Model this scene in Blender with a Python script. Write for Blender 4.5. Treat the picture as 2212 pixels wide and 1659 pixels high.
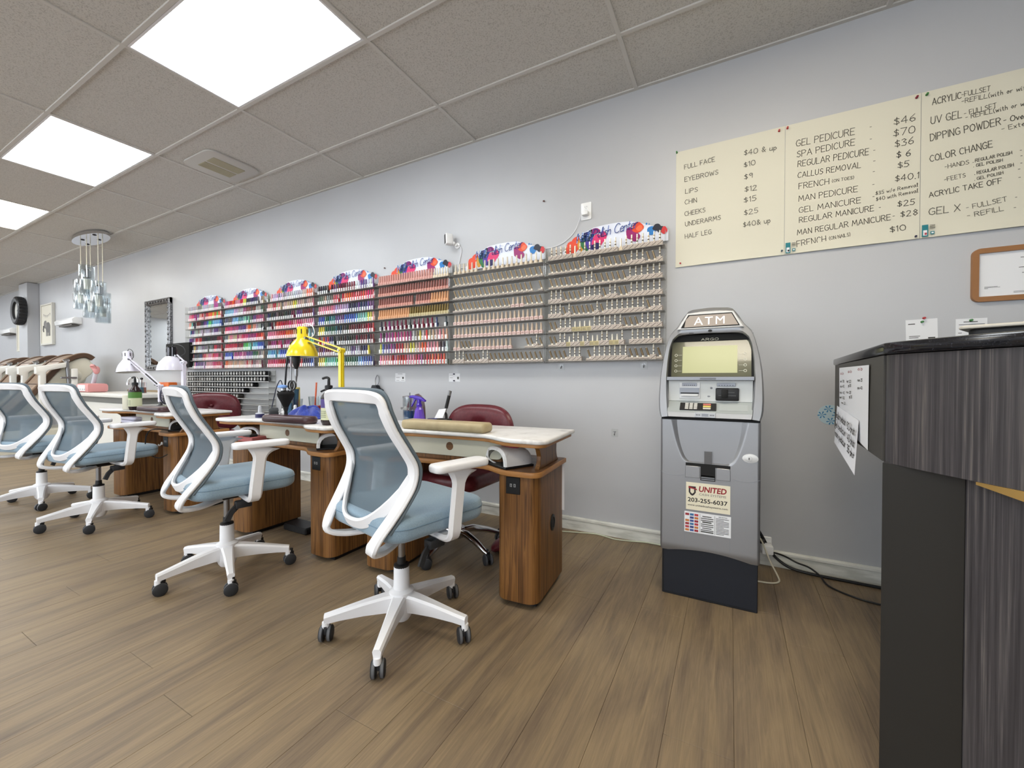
import bpy, bmesh, math, random
from math import sin, cos, pi, radians
from mathutils import Vector, Matrix
for o in list(bpy.data.objects): bpy.data.objects.remove(o)
SC = bpy.context.scene
COL = SC.collection
RNG = random.Random(7)
WY = 2.68          # the long wall stands at y = WY, the camera at the origin
# ------------------------------------------------------------------ camera
cam = bpy.data.cameras.new('camera'); camo = bpy.data.objects.new('camera', cam); COL.objects.link(camo)
cam.sensor_fit = 'HORIZONTAL'; cam.sensor_width = 36.0
cam.lens = 36.0 * 882.35 / 2212.0
camo.location = (0, 0, 1.035)
_yaw, _pitch, _roll = 0.491010, -0.0119304, 0.00116524
_r = Vector((cos(_yaw), sin(_yaw), 0)); _f = Vector((-sin(_yaw), cos(_yaw), 0)); _u = Vector((0, 0, 1))
_f2 = _f * cos(_pitch) + _u * sin(_pitch); _u2 = _u * cos(_pitch) - _f * sin(_pitch)
_r2 = _r * cos(_roll) + _u2 * sin(_roll); _u3 = _u2 * cos(_roll) - _r * sin(_roll)
M = Matrix((_r2, _u3, -_f2)).transposed()
camo.rotation_euler = M.to_euler()
cam.clip_start = 0.02; cam.clip_end = 60
SC.camera = camo
# ------------------------------------------------------------------ light and exposure
PANEL_E = 11.0
PANEL_COOL = (0.93, 0.975, 1.0)
PANEL_WARM = (1.0, 0.90, 0.72)
w = bpy.data.worlds.new('world'); SC.world = w; w.use_nodes = True
w.node_tree.nodes['Background'].inputs[0].default_value = (0.86, 0.93, 1.0, 1)
w.node_tree.nodes['Background'].inputs[1].default_value = 3.3
vs = SC.view_settings
SC.display_settings.display_device = 'sRGB'
vs.view_transform = 'Standard'; vs.look = 'None'; vs.gamma = 1.0; vs.use_curve_mapping = False
vs.exposure = 0.35
try:
    SC.cycles.max_bounces = 8; SC.cycles.diffuse_bounces = 5; SC.cycles.transparent_max_bounces = 24
    SC.cycles.sample_clamp_indirect = 6.0
except Exception: pass

# ------------------------------------------------------------------ helpers
def lin(c):
    if isinstance(c, str):
        c = [int(c[i:i+2], 16) for i in (0, 2, 4)]
    return tuple((x/255/12.92) if x/255 <= 0.04045 else ((x/255+0.055)/1.055)**2.4 for x in c)
MATS = {}
def mat(name, col=(128,128,128), rough=0.5, metal=0.0, spec=0.5, emit=None, trans=0.0, alpha=1.0, ior=1.45, coat=0.0, sheen=0.0):
    if name in MATS: return MATS[name]
    m = bpy.data.materials.new(name); m.use_nodes = True
    b = m.node_tree.nodes['Principled BSDF']
    b.inputs['Base Color'].default_value = (*lin(col), 1)
    b.inputs['Roughness'].default_value = rough
    b.inputs['Metallic'].default_value = metal
    b.inputs['Specular IOR Level'].default_value = spec
    b.inputs['IOR'].default_value = ior
    b.inputs['Transmission Weight'].default_value = trans
    b.inputs['Alpha'].default_value = alpha
    b.inputs['Coat Weight'].default_value = coat
    b.inputs['Sheen Weight'].default_value = sheen
    if emit:
        b.inputs['Emission Color'].default_value = (*emit[0], 1); b.inputs['Emission Strength'].default_value = emit[1]
    MATS[name] = m; return m
def nodes(m): return m.node_tree.nodes, m.node_tree.links, m.node_tree.nodes['Principled BSDF']
def noise_col(m, stops, scale=(10,10,10), nscale=1.0, detail=4, coord='Object', bump=0.0, bdist=0.002, rough=0.5, distortion=0.0):
    """colour ramp over a stretched noise, plus optional bump"""
    N, L, B = nodes(m)
    tc = N.new('ShaderNodeTexCoord'); mp = N.new('ShaderNodeMapping'); mp.inputs['Scale'].default_value = scale
    nz = N.new('ShaderNodeTexNoise'); nz.inputs['Scale'].default_value = nscale; nz.inputs['Detail'].default_value = detail
    nz.inputs['Roughness'].default_value = rough; nz.inputs['Distortion'].default_value = distortion
    cr = N.new('ShaderNodeValToRGB')
    el = cr.color_ramp.elements
    while len(el) < len(stops): el.new(0.5)
    for e, (p, c) in zip(el, stops): e.position = p; e.color = (*lin(c), 1)
    if coord == 'Position':
        g = N.new('ShaderNodeNewGeometry'); L.new(g.outputs['Position'], mp.inputs['Vector'])
    else: L.new(tc.outputs[coord], mp.inputs['Vector'])
    L.new(mp.outputs[0], nz.inputs['Vector']); L.new(nz.outputs['Fac'], cr.inputs[0]); L.new(cr.outputs[0], B.inputs['Base Color'])
    if bump:
        bp = N.new('ShaderNodeBump'); bp.inputs['Strength'].default_value = bump; bp.inputs['Distance'].default_value = bdist
        L.new(nz.outputs['Fac'], bp.inputs['Height']); L.new(bp.outputs[0], B.inputs['Normal'])
    return m

class MB:
    """collects shapes for ONE mesh object"""
    def __init__(s): s.v = []; s.f = []; s.mi = []; s.mats = []
    def slot(s, m):
        if m not in s.mats: s.mats.append(m)
        return s.mats.index(m)
    def add(s, vs, fs, m, X=None):
        k = len(s.v); i = s.slot(m)
        for p in vs:
            p = Vector(p)
            s.v.append(tuple(X @ p) if X is not None else tuple(p))
        for f in fs: s.f.append(tuple(k+j for j in f)); s.mi.append(i)
    def bm(s, b, m, X=None):
        b.verts.index_update()
        s.add([v.co.copy() for v in b.verts], [[v.index for v in f.verts] for f in b.faces], m, X); b.free()
    def box(s, x0, x1, y0, y1, z0, z1, m, bev=0.0, seg=2, X=None):
        if bev <= 0:
            vs = [(x0,y0,z0),(x1,y0,z0),(x1,y1,z0),(x0,y1,z0),(x0,y0,z1),(x1,y0,z1),(x1,y1,z1),(x0,y1,z1)]
            s.add(vs, [(0,3,2,1),(4,5,6,7),(0,1,5,4),(1,2,6,5),(2,3,7,6),(3,0,4,7)], m, X); return
        b = bmesh.new(); bmesh.ops.create_cube(b, size=1.0)
        for v in b.verts: v.co = Vector(((x0+x1)/2+v.co.x*(x1-x0), (y0+y1)/2+v.co.y*(y1-y0), (z0+z1)/2+v.co.z*(z1-z0)))
        bmesh.ops.bevel(b, geom=list(b.edges), offset=bev, segments=seg, profile=0.5, affect='EDGES')
        s.bm(b, m, X)
    def prism(s, poly, z0, z1, m, bev=0.0, seg=2, X=None):
        """poly in x,y counter-clockwise, extruded z0..z1"""
        b = bmesh.new()
        vs = [b.verts.new((p[0], p[1], z0)) for p in poly]
        f = b.faces.new(vs)
        r = bmesh.ops.extrude_face_region(b, geom=[f])
        for e in r['geom']:
            if isinstance(e, bmesh.types.BMVert): e.co.z = z1
        bmesh.ops.recalc_face_normals(b, faces=list(b.faces))
        if bev > 0:
            ed = [e for e in b.edges if abs(e.verts[0].co.z-e.verts[1].co.z) < 1e-6]
            bmesh.ops.bevel(b, geom=ed, offset=bev, segments=seg, profile=0.5, affect='EDGES')
        s.bm(b, m, X)
    def cyl(s, p0, p1, r0, m, r1=None, n=16, caps=True, X=None):
        s.tube([p0, p1], [r0, r0 if r1 is None else r1], m, n=n, caps=caps, X=X)
    def tube(s, pts, r, m, n=8, caps=True, closed=False, X=None):
        pts = [Vector(p) for p in pts]; K = len(pts)
        rr = r if isinstance(r, (list, tuple)) else [r]*K
        T = []
        for i in range(K):
            a = pts[i-1] if (i > 0 or closed) else pts[i]; c = pts[(i+1) % K] if (i < K-1 or closed) else pts[i]
            T.append((c-a).normalized())
        N = T[0].orthogonal().normalized(); vs = []
        for i in range(K):
            N = (N - T[i]*N.dot(T[i])); N = N.normalized() if N.length > 1e-6 else T[i].orthogonal().normalized()
            Bn = T[i].cross(N)
            for j in range(n):
                a = 2*pi*j/n; vs.append(pts[i] + (N*cos(a)+Bn*sin(a))*rr[i])
        fs = []
        for i in range(K if closed else K-1):
            for j in range(n):
                a = i*n+j; b = i*n+(j+1) % n; k = ((i+1) % K)*n
                fs.append((a, b, k+(j+1) % n, k+j))
        if caps and not closed:
            fs.append(tuple(range(n))[::-1]); fs.append(tuple((K-1)*n+j for j in range(n)))
        s.add(vs, fs, m, X)
    def sweep(s, pts, nrm, sec, m, X=None, caps=True, scale=None, closed=False):
        """sec: closed list of (u,v); u along T x N (in the plane), v along N"""
        pts = [Vector(p) for p in pts]; K = len(pts); n = len(sec); vs = []
        for i in range(K):
            a = pts[i-1] if (i > 0 or closed) else pts[i]; c = pts[(i+1) % K] if (i < K-1 or closed) else pts[i]
            T = (c-a).normalized(); N = Vector(nrm[i] if isinstance(nrm, list) else nrm)
            N = (N - T*N.dot(T)).normalized(); U = T.cross(N)
            k = scale[i] if scale else (1, 1)
            for (u, v) in sec: vs.append(pts[i]+U*u*k[0]+N*v*k[1])
        fs = []
        for i in range(K if closed else K-1):
            for j in range(n):
                q = ((i+1) % K)*n
                fs.append((i*n+j, i*n+(j+1) % n, q+(j+1) % n, q+j))
        if caps and not closed:
            fs.append(tuple(range(n))[::-1]); fs.append(tuple((K-1)*n+j for j in range(n)))
        s.add(vs, fs, m, X)
    def lathe(s, prof, m, n=20, X=None, caps=True):
        vs = []; fs = []; K = len(prof)
        for (r, z) in prof:
            for j in range(n): vs.append((r*cos(2*pi*j/n), r*sin(2*pi*j/n), z))
        for i in range(K-1):
            for j in range(n): fs.append((i*n+j, i*n+(j+1) % n, (i+1)*n+(j+1) % n, (i+1)*n+j))
        if caps: fs.append(tuple(range(n))[::-1]); fs.append(tuple((K-1)*n+j for j in range(n)))
        s.add(vs, fs, m, X)
    def ell(s, c, rx, ry, rz, m, n=14, k=9, X=None):
        prof = [(max(1e-4, sin(pi*i/k)), -cos(pi*i/k)) for i in range(k+1)]
        Y = Matrix.Translation(c) @ Matrix.Diagonal((rx, ry, rz, 1))
        s.lathe(prof, m, n, X=(X @ Y) if X is not None else Y)
    def grid(s, fn, nu, nv, m, X=None, flip=False):
        vs = [fn(i/nu, j/nv) for i in range(nu+1) for j in range(nv+1)]; fs = []
        for i in range(nu):
            for j in range(nv):
                a = i*(nv+1)+j; q = (a, a+nv+1, a+nv+2, a+1); fs.append(q[::-1] if flip else q)
        s.add(vs, fs, m, X)
    def mesh(s, name, ang=35):
        me = bpy.data.meshes.new(name); me.from_pydata(s.v, [], s.f)
        for m in s.mats: me.materials.append(m)
        me.polygons.foreach_set('material_index', s.mi)
        me.polygons.foreach_set('use_smooth', [True]*len(s.f))
        me.set_sharp_from_angle(angle=radians(ang)); me.update(); return me
    def build(s, name, parent=None, loc=(0,0,0), rz=0.0, ang=35):
        o = bpy.data.objects.new(name, s.mesh(name, ang)); COL.objects.link(o)
        o.location = loc; o.rotation_euler = (0, 0, rz)
        if parent: o.parent = parent
        return o
def tag(o, label, cat, group=None):
    o['label'] = label; o['category'] = cat
    if group: o['group'] = group
    return o
def thing(name, label, cat, loc=(0,0,0), rz=0.0, group=None):
    o = bpy.data.objects.new(name, None); COL.objects.link(o); o.empty_display_size = 0.05
    o.location = loc; o.rotation_euler = (0, 0, rz); return tag(o, label, cat, group)
def struct(o): o['kind'] = 'structure'; return o
def dup(root, loc, rz, label, group=None):
    def cp(o, par):
        c = o.copy(); COL.objects.link(c)
        if par: c.parent = par
        for ch in o.children: cp(ch, c)
        return c
    r = cp(root, None); r.location = loc; r.rotation_euler = (0, 0, rz); r['label'] = label
    if group: r['group'] = group
    return r
def cat_rom(P, per=6, closed=False):
    P = [Vector(p) for p in P]; n = len(P); out = []
    for i in range(n if closed else n-1):
        g = (lambda k: P[k % n]) if closed else (lambda k: P[min(max(k, 0), n-1)])
        a, b, c, d = g(i-1), g(i), g(i+1), g(i+2)
        for j in range(per):
            t = j/per
            out.append(0.5*((2*b)+(c-a)*t+(2*a-5*b+4*c-d)*t*t+(3*b-a-3*c+d)*t**3))
    if not closed: out.append(P[-1])
    return out
def rrect(x0, x1, y0, y1, r, n=5, which=(1,1,1,1)):
    """counter-clockwise rounded rectangle; corners: (x1,y0),(x1,y1),(x0,y1),(x0,y0)"""
    out = []
    for (cx, cy, a0, on) in ((x1, y0, -90, which[0]), (x1, y1, 0, which[1]), (x0, y1, 90, which[2]), (x0, y0, 180, which[3])):
        if not on: out.append((cx, cy)); continue
        ox = cx-r if cx == x1 else cx+r; oy = cy-r if cy == y1 else cy+r
        for k in range(n+1):
            a = radians(a0+90*k/n); out.append((ox+r*cos(a), oy+r*sin(a)))
    return out
RX = lambda a: Matrix.Rotation(radians(a), 4, 'X')
RYm = lambda a: Matrix.Rotation(radians(a), 4, 'Y')
RZ = lambda a: Matrix.Rotation(radians(a), 4, 'Z')
TR = lambda x, y, z: Matrix.Translation((x, y, z))
UP_WALL = RX(90)       # maps (x,y,z) to (x,-z,y): a flat drawing in x,y comes to stand upright, facing -y
# ------------------------------------------------------------------ stroke lettering
G = {'A':['0,0 .35,1 .7,0','.12,.35 .58,.35'],'B':['0,0 0,1 .4,1 .58,.8 .4,.55 0,.52','.4,.55 .65,.28 .45,0 0,0'],'C':['.62,.85 .4,1 .15,.9 0,.5 .12,.1 .4,0 .62,.12'],
'D':['0,0 0,1 .35,.98 .65,.65 .62,.3 .35,0 0,0'],'E':['.55,1 0,1 0,0 .55,0','0,.52 .45,.52'],'F':['.55,1 0,1 0,0','0,.52 .42,.52'],'G':['.62,.85 .4,1 .12,.88 0,.5 .12,.1 .4,0 .64,.15 .64,.45 .38,.45'],
'H':['0,0 0,1','.6,0 .6,1','0,.5 .6,.5'],'I':['0,0 0,1'],'J':['.4,1 .4,.2 .2,0 0,.15'],'K':['0,0 0,1','.55,1 0,.42','.15,.55 .6,0'],'L':['0,1 0,0 .5,0'],'M':['0,0 .1,1 .4,.3 .7,1 .8,0'],'N':['0,0 0,1 .6,0 .6,1'],
'O':['.35,1 .1,.85 0,.5 .1,.12 .35,0 .6,.15 .7,.5 .6,.87 .35,1'],'P':['0,0 0,1 .4,1 .6,.78 .42,.52 0,.48'],'Q':['.35,1 .1,.85 0,.5 .1,.12 .35,0 .6,.15 .7,.5 .6,.87 .35,1','.45,.25 .75,-.1'],'R':['0,0 0,1 .4,1 .6,.78 .42,.54 0,.5','.3,.5 .62,0'],
'S':['.55,.88 .3,1 .05,.82 .15,.58 .45,.45 .55,.2 .3,0 0,.12'],'T':['0,1 .65,1','.33,1 .33,0'],'U':['0,1 0,.25 .2,0 .45,.02 .6,.28 .6,1'],'V':['0,1 .32,0 .64,1'],'W':['0,1 .2,0 .42,.75 .62,0 .85,1'],'X':['0,0 .6,1','0,1 .6,0'],'Y':['0,1 .3,.5 .6,1','.3,.5 .28,0'],'Z':['0,1 .6,1 0,0 .6,0'],
'0':['.3,1 .08,.85 0,.5 .1,.12 .32,0 .55,.15 .62,.5 .52,.87 .3,1'],'1':['0,.8 .15,1 .15,0'],'2':['.02,.8 .2,1 .45,.9 .45,.65 0,0 .55,0'],'3':['.02,.9 .3,1 .48,.8 .2,.55 .5,.35 .4,.05 0,.08'],'4':['.42,0 .42,1 0,.32 .6,.32'],'5':['.5,1 .1,1 .05,.58 .35,.6 .5,.3 .3,0 0,.08'],'6':['.45,1 .1,.6 0,.25 .2,0 .45,.1 .5,.35 .3,.5 .05,.38'],'7':['0,1 .55,1 .2,0'],'8':['.3,.55 .08,.75 .28,1 .5,.78 .05,.25 .28,0 .55,.25 .3,.55'],'9':['.48,.75 .25,.52 .02,.75 .22,1 .46,.9 .48,.75 .42,0'],
'$':['.5,.8 .28,.9 .05,.72 .2,.55 .42,.45 .5,.22 .28,.1 0,.2','.27,1.05 .27,-.05'],'&':['.6,.0 .1,.75 .25,1 .42,.8 .05,.3 .2,0 .6,.45'],'-':['0,.45 .35,.47'],'.':['0,0 .04,.06 .08,0'],'(':['.2,1.1 .02,.7 .02,.3 .2,-.1'],')':['0,1.1 .18,.7 .18,.3 0,-.1'],'/':['0,-.05 .4,1.05'],':':['0,.1 .02,.16','0,.5 .02,.56'],
'a':['.42,.5 .2,.6 0,.3 .15,0 .4,.2 .44,.58 .45,.1 .55,0'],'b':['0,1 0,0 .3,0 .42,.28 .25,.55 0,.4'],'c':['.4,.5 .2,.6 0,.3 .15,0 .42,.08'],'d':['.42,.5 .18,.58 0,.28 .15,0 .4,.15 .45,1.05 .46,0'],'e':['.02,.3 .4,.35 .25,.6 .02,.35 .15,0 .42,.1'],'f':['.4,.95 .22,1 .15,.6 .15,0','0,.58 .35,.58'],'g':['.4,.5 .15,.58 0,.3 .18,.05 .4,.2 .42,.55 .4,-.3 .1,-.35'],'h':['0,1.05 0,0','0,.4 .25,.58 .38,.4 .4,0'],'i':['0,.55 .02,0 .1,0','.02,.78 .04,.84'],'j':['.2,.55 .2,-.25 0,-.3'],'k':['0,1 0,0','.35,.58 0,.25 .38,0'],'l':['0,0 .12,.8 .1,1.05 .02,.95 .02,.1 .15,0'],'m':['0,0 0,.58','0,.4 .18,.58 .28,.4 .28,0','.28,.4 .46,.58 .56,.4 .58,0'],'n':['0,0 0,.58','0,.4 .22,.58 .36,.4 .38,0'],'o':['.2,.58 .02,.3 .2,0 .4,.28 .2,.58 .42,.5'],'p':['0,.58 0,-.4','0,.45 .25,.58 .4,.3 .22,0 0,.12'],'q':['.4,.5 .15,.58 0,.3 .18,.05 .4,.2 .42,.55 .42,-.4'],'r':['0,0 0,.58','0,.35 .18,.58 .32,.52'],'s':['.32,.5 .12,.58 .05,.4 .3,.25 .28,.05 0,.04'],'t':['.15,.9 .15,.1 .28,0','0,.6 .32,.6'],'u':['0,.58 .02,.1 .2,0 .38,.2','.38,.58 .4,0'],'v':['0,.58 .18,0 .36,.58'],'w':['0,.58 .12,0 .28,.45 .42,0 .56,.58'],'x':['0,.58 .36,0','.36,.58 0,0'],'y':['0,.58 .18,.1','.38,.58 .1,-.4'],'z':['0,.58 .36,.58 0,0 .38,0'],"'":['0,1 0,.8'],',':['.04,.08 0,-.12']}
def strokes(text, gap=0.2, space=0.42, slant=0.0):
    x = 0.0; out = []
    for ch in text:
        if ch == ' ': x += space; continue
        wmax = 0
        for s in G.get(ch, G['-']):
            pl = [tuple(float(q) for q in p.split(',')) for p in s.split()]
            wmax = max(wmax, max(p[0] for p in pl)); out.append([(x+p[0]+slant*p[1], p[1]) for p in pl])
        x += wmax+gap
    return out, max(x-gap, 0.05)
def write(mb, text, X, m, width=None, h=0.03, pen=0.003, gap=0.2, slant=0.0, smooth=False, jit=0.0):
    """flat pen strokes in the local x,y plane of X (start of base line at the origin)"""
    S, W = strokes(text, gap, slant=slant); sx = (width/W) if width else h
    for pl in S:
        P = [Vector((p[0]*sx, p[1]*h, 0)) for p in pl]
        if smooth and len(P) > 2: P = cat_rom(P, 3)
        if jit: P = [p+Vector((RNG.uniform(-jit, jit), RNG.uniform(-jit, jit), 0)) for p in P]
        vs = []; fs = []
        for i in range(len(P)-1):
            t = P[i+1]-P[i]
            if t.length < 1e-7: continue
            t = t.normalized(); nn = Vector((-t.y, t.x, 0))*pen/2; e = t*pen*0.4; k = len(vs)
            vs += [P[i]-e+nn, P[i]-e-nn, P[i+1]+e-nn, P[i+1]+e+nn]; fs.append((k, k+1, k+2, k+3))
        mb.add(vs, fs, m, X)
def font_mesh(mb, text, X, m, width=None, h=None, bold=0.0, shear=0.0, spacing=1.0, depth=0.0):
    cu = bpy.data.curves.new('lettering', 'FONT'); cu.body = text; cu.size = 1.0; cu.offset = bold; cu.shear = shear
    cu.space_character = spacing; cu.resolution_u = 3; cu.extrude = depth
    ob = bpy.data.objects.new('lettering', cu); COL.objects.link(ob)
    dg = bpy.context.evaluated_depsgraph_get(); me = bpy.data.meshes.new_from_object(ob.evaluated_get(dg))
    xs = [v.co.x for v in me.vertices]; ys = [v.co.y for v in me.vertices]
    w0 = max(xs)-min(xs); h0 = max(ys)-min(ys)
    sx = width/w0 if width else h/h0; sy = h/h0 if h else sx
    mb.add([((v.co.x-min(xs))*sx, (v.co.y-min(ys))*sy, v.co.z) for v in me.vertices], [tuple(p.vertices) for p in me.polygons], m, X)
    bpy.data.objects.remove(ob); bpy.data.meshes.remove(me); bpy.data.curves.remove(cu)
ORD = 'zeroth first second third fourth fifth sixth seventh eighth ninth tenth eleventh twelfth thirteenth fourteenth fifteenth sixteenth seventeenth eighteenth nineteenth twentieth'.split()
ORD += ['twenty-'+x for x in ORD[1:10]]+['thirtieth']+['thirty-'+x for x in ORD[1:10]]
# ------------------------------------------------------------------ materials
WHITE = mat('white_plastic', (233,233,236), 0.42)
WHITE2 = mat('white_gloss', (238,238,238), 0.2)
BLACK = mat('black_plastic', (22,22,24), 0.45)
RUBBER = mat('dark_rubber', (40,41,44), 0.6)
GREYR = mat('grey_tread', (92,93,96), 0.6)
CHROME = mat('chrome', (205,205,208), 0.12, 1.0)
STEEL = mat('dull_steel', (150,150,152), 0.3, 1.0)
SEATM = noise_col(mat('blue_fabric', rough=0.85, sheen=0.3), [(0.3,(124,147,164)),(0.7,(141,163,179))], (350,350,350), 1, 2, bump=0.25, bdist=0.0006)
EDGE = mat('slate_edge', (94,106,114), 0.7)
INK = mat('ink', (70,70,66), 0.7)
INKB = mat('black_ink', (25,24,26), 0.7)
PAPER = mat('paper_white', (228,229,232), 0.7)
def clear(name, tint, body, edge, rough=0.05):
    """thin clear sheet: see-through face on, more reflective at a glance"""
    m = bpy.data.materials.new(name); m.use_nodes = True; N = m.node_tree.nodes; L = m.node_tree.links; N.remove(N['Principled BSDF'])
    t = N.new('ShaderNodeBsdfTransparent'); t.inputs[0].default_value = (*lin(tint), 1)
    g = N.new('ShaderNodeBsdfGlossy'); g.inputs['Roughness'].default_value = rough; g.inputs[0].default_value = (.9,.9,.9,1)
    lw = N.new('ShaderNodeLayerWeight'); lw.inputs[0].default_value = 0.35
    mr = N.new('ShaderNodeMapRange'); mr.inputs['To Min'].default_value = body; mr.inputs['To Max'].default_value = edge
    mx = N.new('ShaderNodeMixShader'); L.new(lw.outputs['Facing'], mr.inputs['Value']); L.new(mr.outputs[0], mx.inputs[0])
    L.new(t.outputs[0], mx.inputs[1]); L.new(g.outputs[0], mx.inputs[2]); L.new(mx.outputs[0], N['Material Output'].inputs[0]); return m
CLEAR = clear('clear_acrylic', (247,247,246), .03, .30)
CLEARM = clear('clear_acrylic_back', (250,249,247), .015, .06, .45)
SHELFM = mat('frosted_acrylic', (132,131,132), 0.3, alpha=0.5, spec=0.3)
GLASSM = clear('clear_glass', (240,243,244), .05, .45)
MAROON = noise_col(mat('maroon_leather', rough=0.33), [(0.35,(92,33,41)),(0.7,(106,42,50))], (60,60,60), 1, 3, bump=0.15, bdist=0.001)
DARKBR = mat('dark_brown_vinyl', (72,48,50), 0.28)
def wood(name, stops, sc, rough=0.4, coord='Object', bump=0.1):
    m = mat(name, rough=rough); noise_col(m, stops, sc, 1.0, 5, coord=coord, bump=bump, bdist=0.001, distortion=0.6); return m
DESKW = wood('walnut_laminate', [(0.28,(62,38,18)),(0.42,(110,73,37)),(0.55,(132,91,48)),(0.64,(84,54,28)),(0.75,(118,80,42))], (60,60,1.8), 0.38)
DESKH = wood('walnut_laminate_flat', [(0.28,(74,50,30)),(0.5,(116,80,48)),(0.72,(130,92,58))], (3,42,42), 0.42)
EDGEW = wood('oak_edging', [(0.3,(158,108,58)),(0.7,(182,130,76))], (10,10,60), 0.4)
MESHM = None
def mk_mesh():
    m = mat('mesh_fabric', (96,111,121), 0.8); N, L, B = nodes(m)
    t = N.new('ShaderNodeBsdfTransparent'); mx = N.new('ShaderNodeMixShader'); mx.inputs[0].default_value = 0.84
    out = N['Material Output']; L.new(t.outputs[0], mx.inputs[1]); L.new(B.outputs[0], mx.inputs[2]); L.new(mx.outputs[0], out.inputs[0]); return m
MESHM = mk_mesh()
# ------------------------------------------------------------------ the room
X0, X1, YB, ZC = -15.4, 3.4, -4.6, 2.87
def floor_mat():
    m = mat('vinyl_plank', rough=0.43, spec=0.42); N, L, B = nodes(m)
    g = N.new('ShaderNodeNewGeometry')
    cx = N.new('ShaderNodeCombineXYZ'); mul = N.new('ShaderNodeMath'); mul.operation = 'MULTIPLY'; mul.inputs[1].default_value = 37.0
    L.new(g.outputs['Random Per Island'], mul.inputs[0]); L.new(mul.outputs[0], cx.inputs[1]); L.new(mul.outputs[0], cx.inputs[2])
    ad = N.new('ShaderNodeVectorMath'); ad.operation = 'ADD'; L.new(g.outputs['Position'], ad.inputs[0]); L.new(cx.outputs[0], ad.inputs[1])
    def nz(scale, ns, det, dist, ro=0.55):
        mp = N.new('ShaderNodeMapping'); mp.inputs['Scale'].default_value = scale; L.new(ad.outputs[0], mp.inputs['Vector'])
        n = N.new('ShaderNodeTexNoise'); n.inputs['Scale'].default_value = ns; n.inputs['Detail'].default_value = det; n.inputs['Distortion'].default_value = dist; n.inputs['Roughness'].default_value = ro
        L.new(mp.outputs[0], n.inputs['Vector']); return n
    broad = nz((7, 0.8, 1), 1, 4, 1.6); fine = nz((80, 3.2, 1), 1, 5, 1.4, 0.68)
    def ramp(src, st):
        r = N.new('ShaderNodeValToRGB'); el = r.color_ramp.elements
        while len(el) < len(st): el.new(0.5)
        for e, (p, c) in zip(el, st): e.position = p; e.color = (*lin(c), 1)
        L.new(src, r.inputs[0]); return r
    c1 = ramp(broad.outputs['Fac'], [(0.25,(86,76,70)),(0.42,(123,110,93)),(0.58,(149,133,107)),(0.78,(108,95,82))])
    c2 = ramp(fine.outputs['Fac'], [(0.34,(97,84,71)),(0.5,(129,113,94)),(0.68,(157,139,114))])
    mx = N.new('ShaderNodeMix'); mx.data_type = 'RGBA'; mx.inputs[0].default_value = 0.40
    L.new(c1.outputs[0], mx.inputs[6]); L.new(c2.outputs[0], mx.inputs[7])
    tone = ramp(g.outputs['Random Per Island'], [(0.0,(205,198,196)),(0.35,(232,224,214)),(0.7,(246,240,232)),(1.0,(255,246,232))])
    m2 = N.new('ShaderNodeMix'); m2.data_type = 'RGBA'; m2.blend_type = 'MULTIPLY'; m2.inputs[0].default_value = 1.0
    L.new(mx.outputs[2], m2.inputs[6]); L.new(tone.outputs[0], m2.inputs[7]); L.new(m2.outputs[2], B.inputs['Base Color'])
    bp = N.new('ShaderNodeBump'); bp.inputs['Strength'].default_value = 0.18; bp.inputs['Distance'].default_value = 0.0008
    L.new(fine.outputs['Fac'], bp.inputs['Height']); L.new(bp.outputs[0], B.inputs['Normal'])
    return m
FLOORM = floor_mat()
SUB = mat('floor_joint', (62,51,42), 0.8)
fb = MB(); fb.box(X0, X1, YB, WY+0.02, -0.06, -0.0035, SUB); floor = struct(fb.build('floor'))
PW, PL = 0.183, 1.22
def plank_mb(L):
    b = MB(); b.box(-PW/2+0.0003, PW/2-0.0003, 0.0004, L-0.0004, -0.0035, 0.0, FLOORM, 0.0008, 1); return b
pl_mesh = {}
rest = MB()
ends = {-5:1.046, -9:0.632, -11:0.672, -1:1.25, -8:1.05, -3:0.55, -2:1.9, 0:0.9}
k0 = int((X0-0.016)/PW)-1
for k in range(k0, int((X1-0.016)/PW)+1):
    xc = 0.016+(k+0.5)*PW
    if xc-PW/2 < X0 or xc+PW/2 > X1: continue
    e = ends.get(k, 0.2+((k*0.41) % 1.0)*PL)
    y = e-PL*6
    while y < WY:
        y0, y1 = max(y, YB), min(y+PL, WY)
        y += PL
        if y1-y0 < 0.02: continue
        near = (-9.2 < xc < 0.9 and y1 > 0.25 and xc > -9.2 and not (xc < -5.5 and y1 < 0.5))
        if near:
            L = round(y1-y0, 2)
            if L not in pl_mesh: pl_mesh[L] = plank_mb(y1-y0).mesh('plank')
            o = bpy.data.objects.new('plank', pl_mesh[L]); COL.objects.link(o); o.location = (xc, y0, 0); o.parent = floor
        else:
            rest.box(xc-PW/2+0.0005, xc+PW/2-0.0005, y0+0.0006, y1-0.0006, -0.0035, 0.0, FLOORM)
r = rest.build('planks_beyond', floor); r['kind'] = 'stuff'
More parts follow.
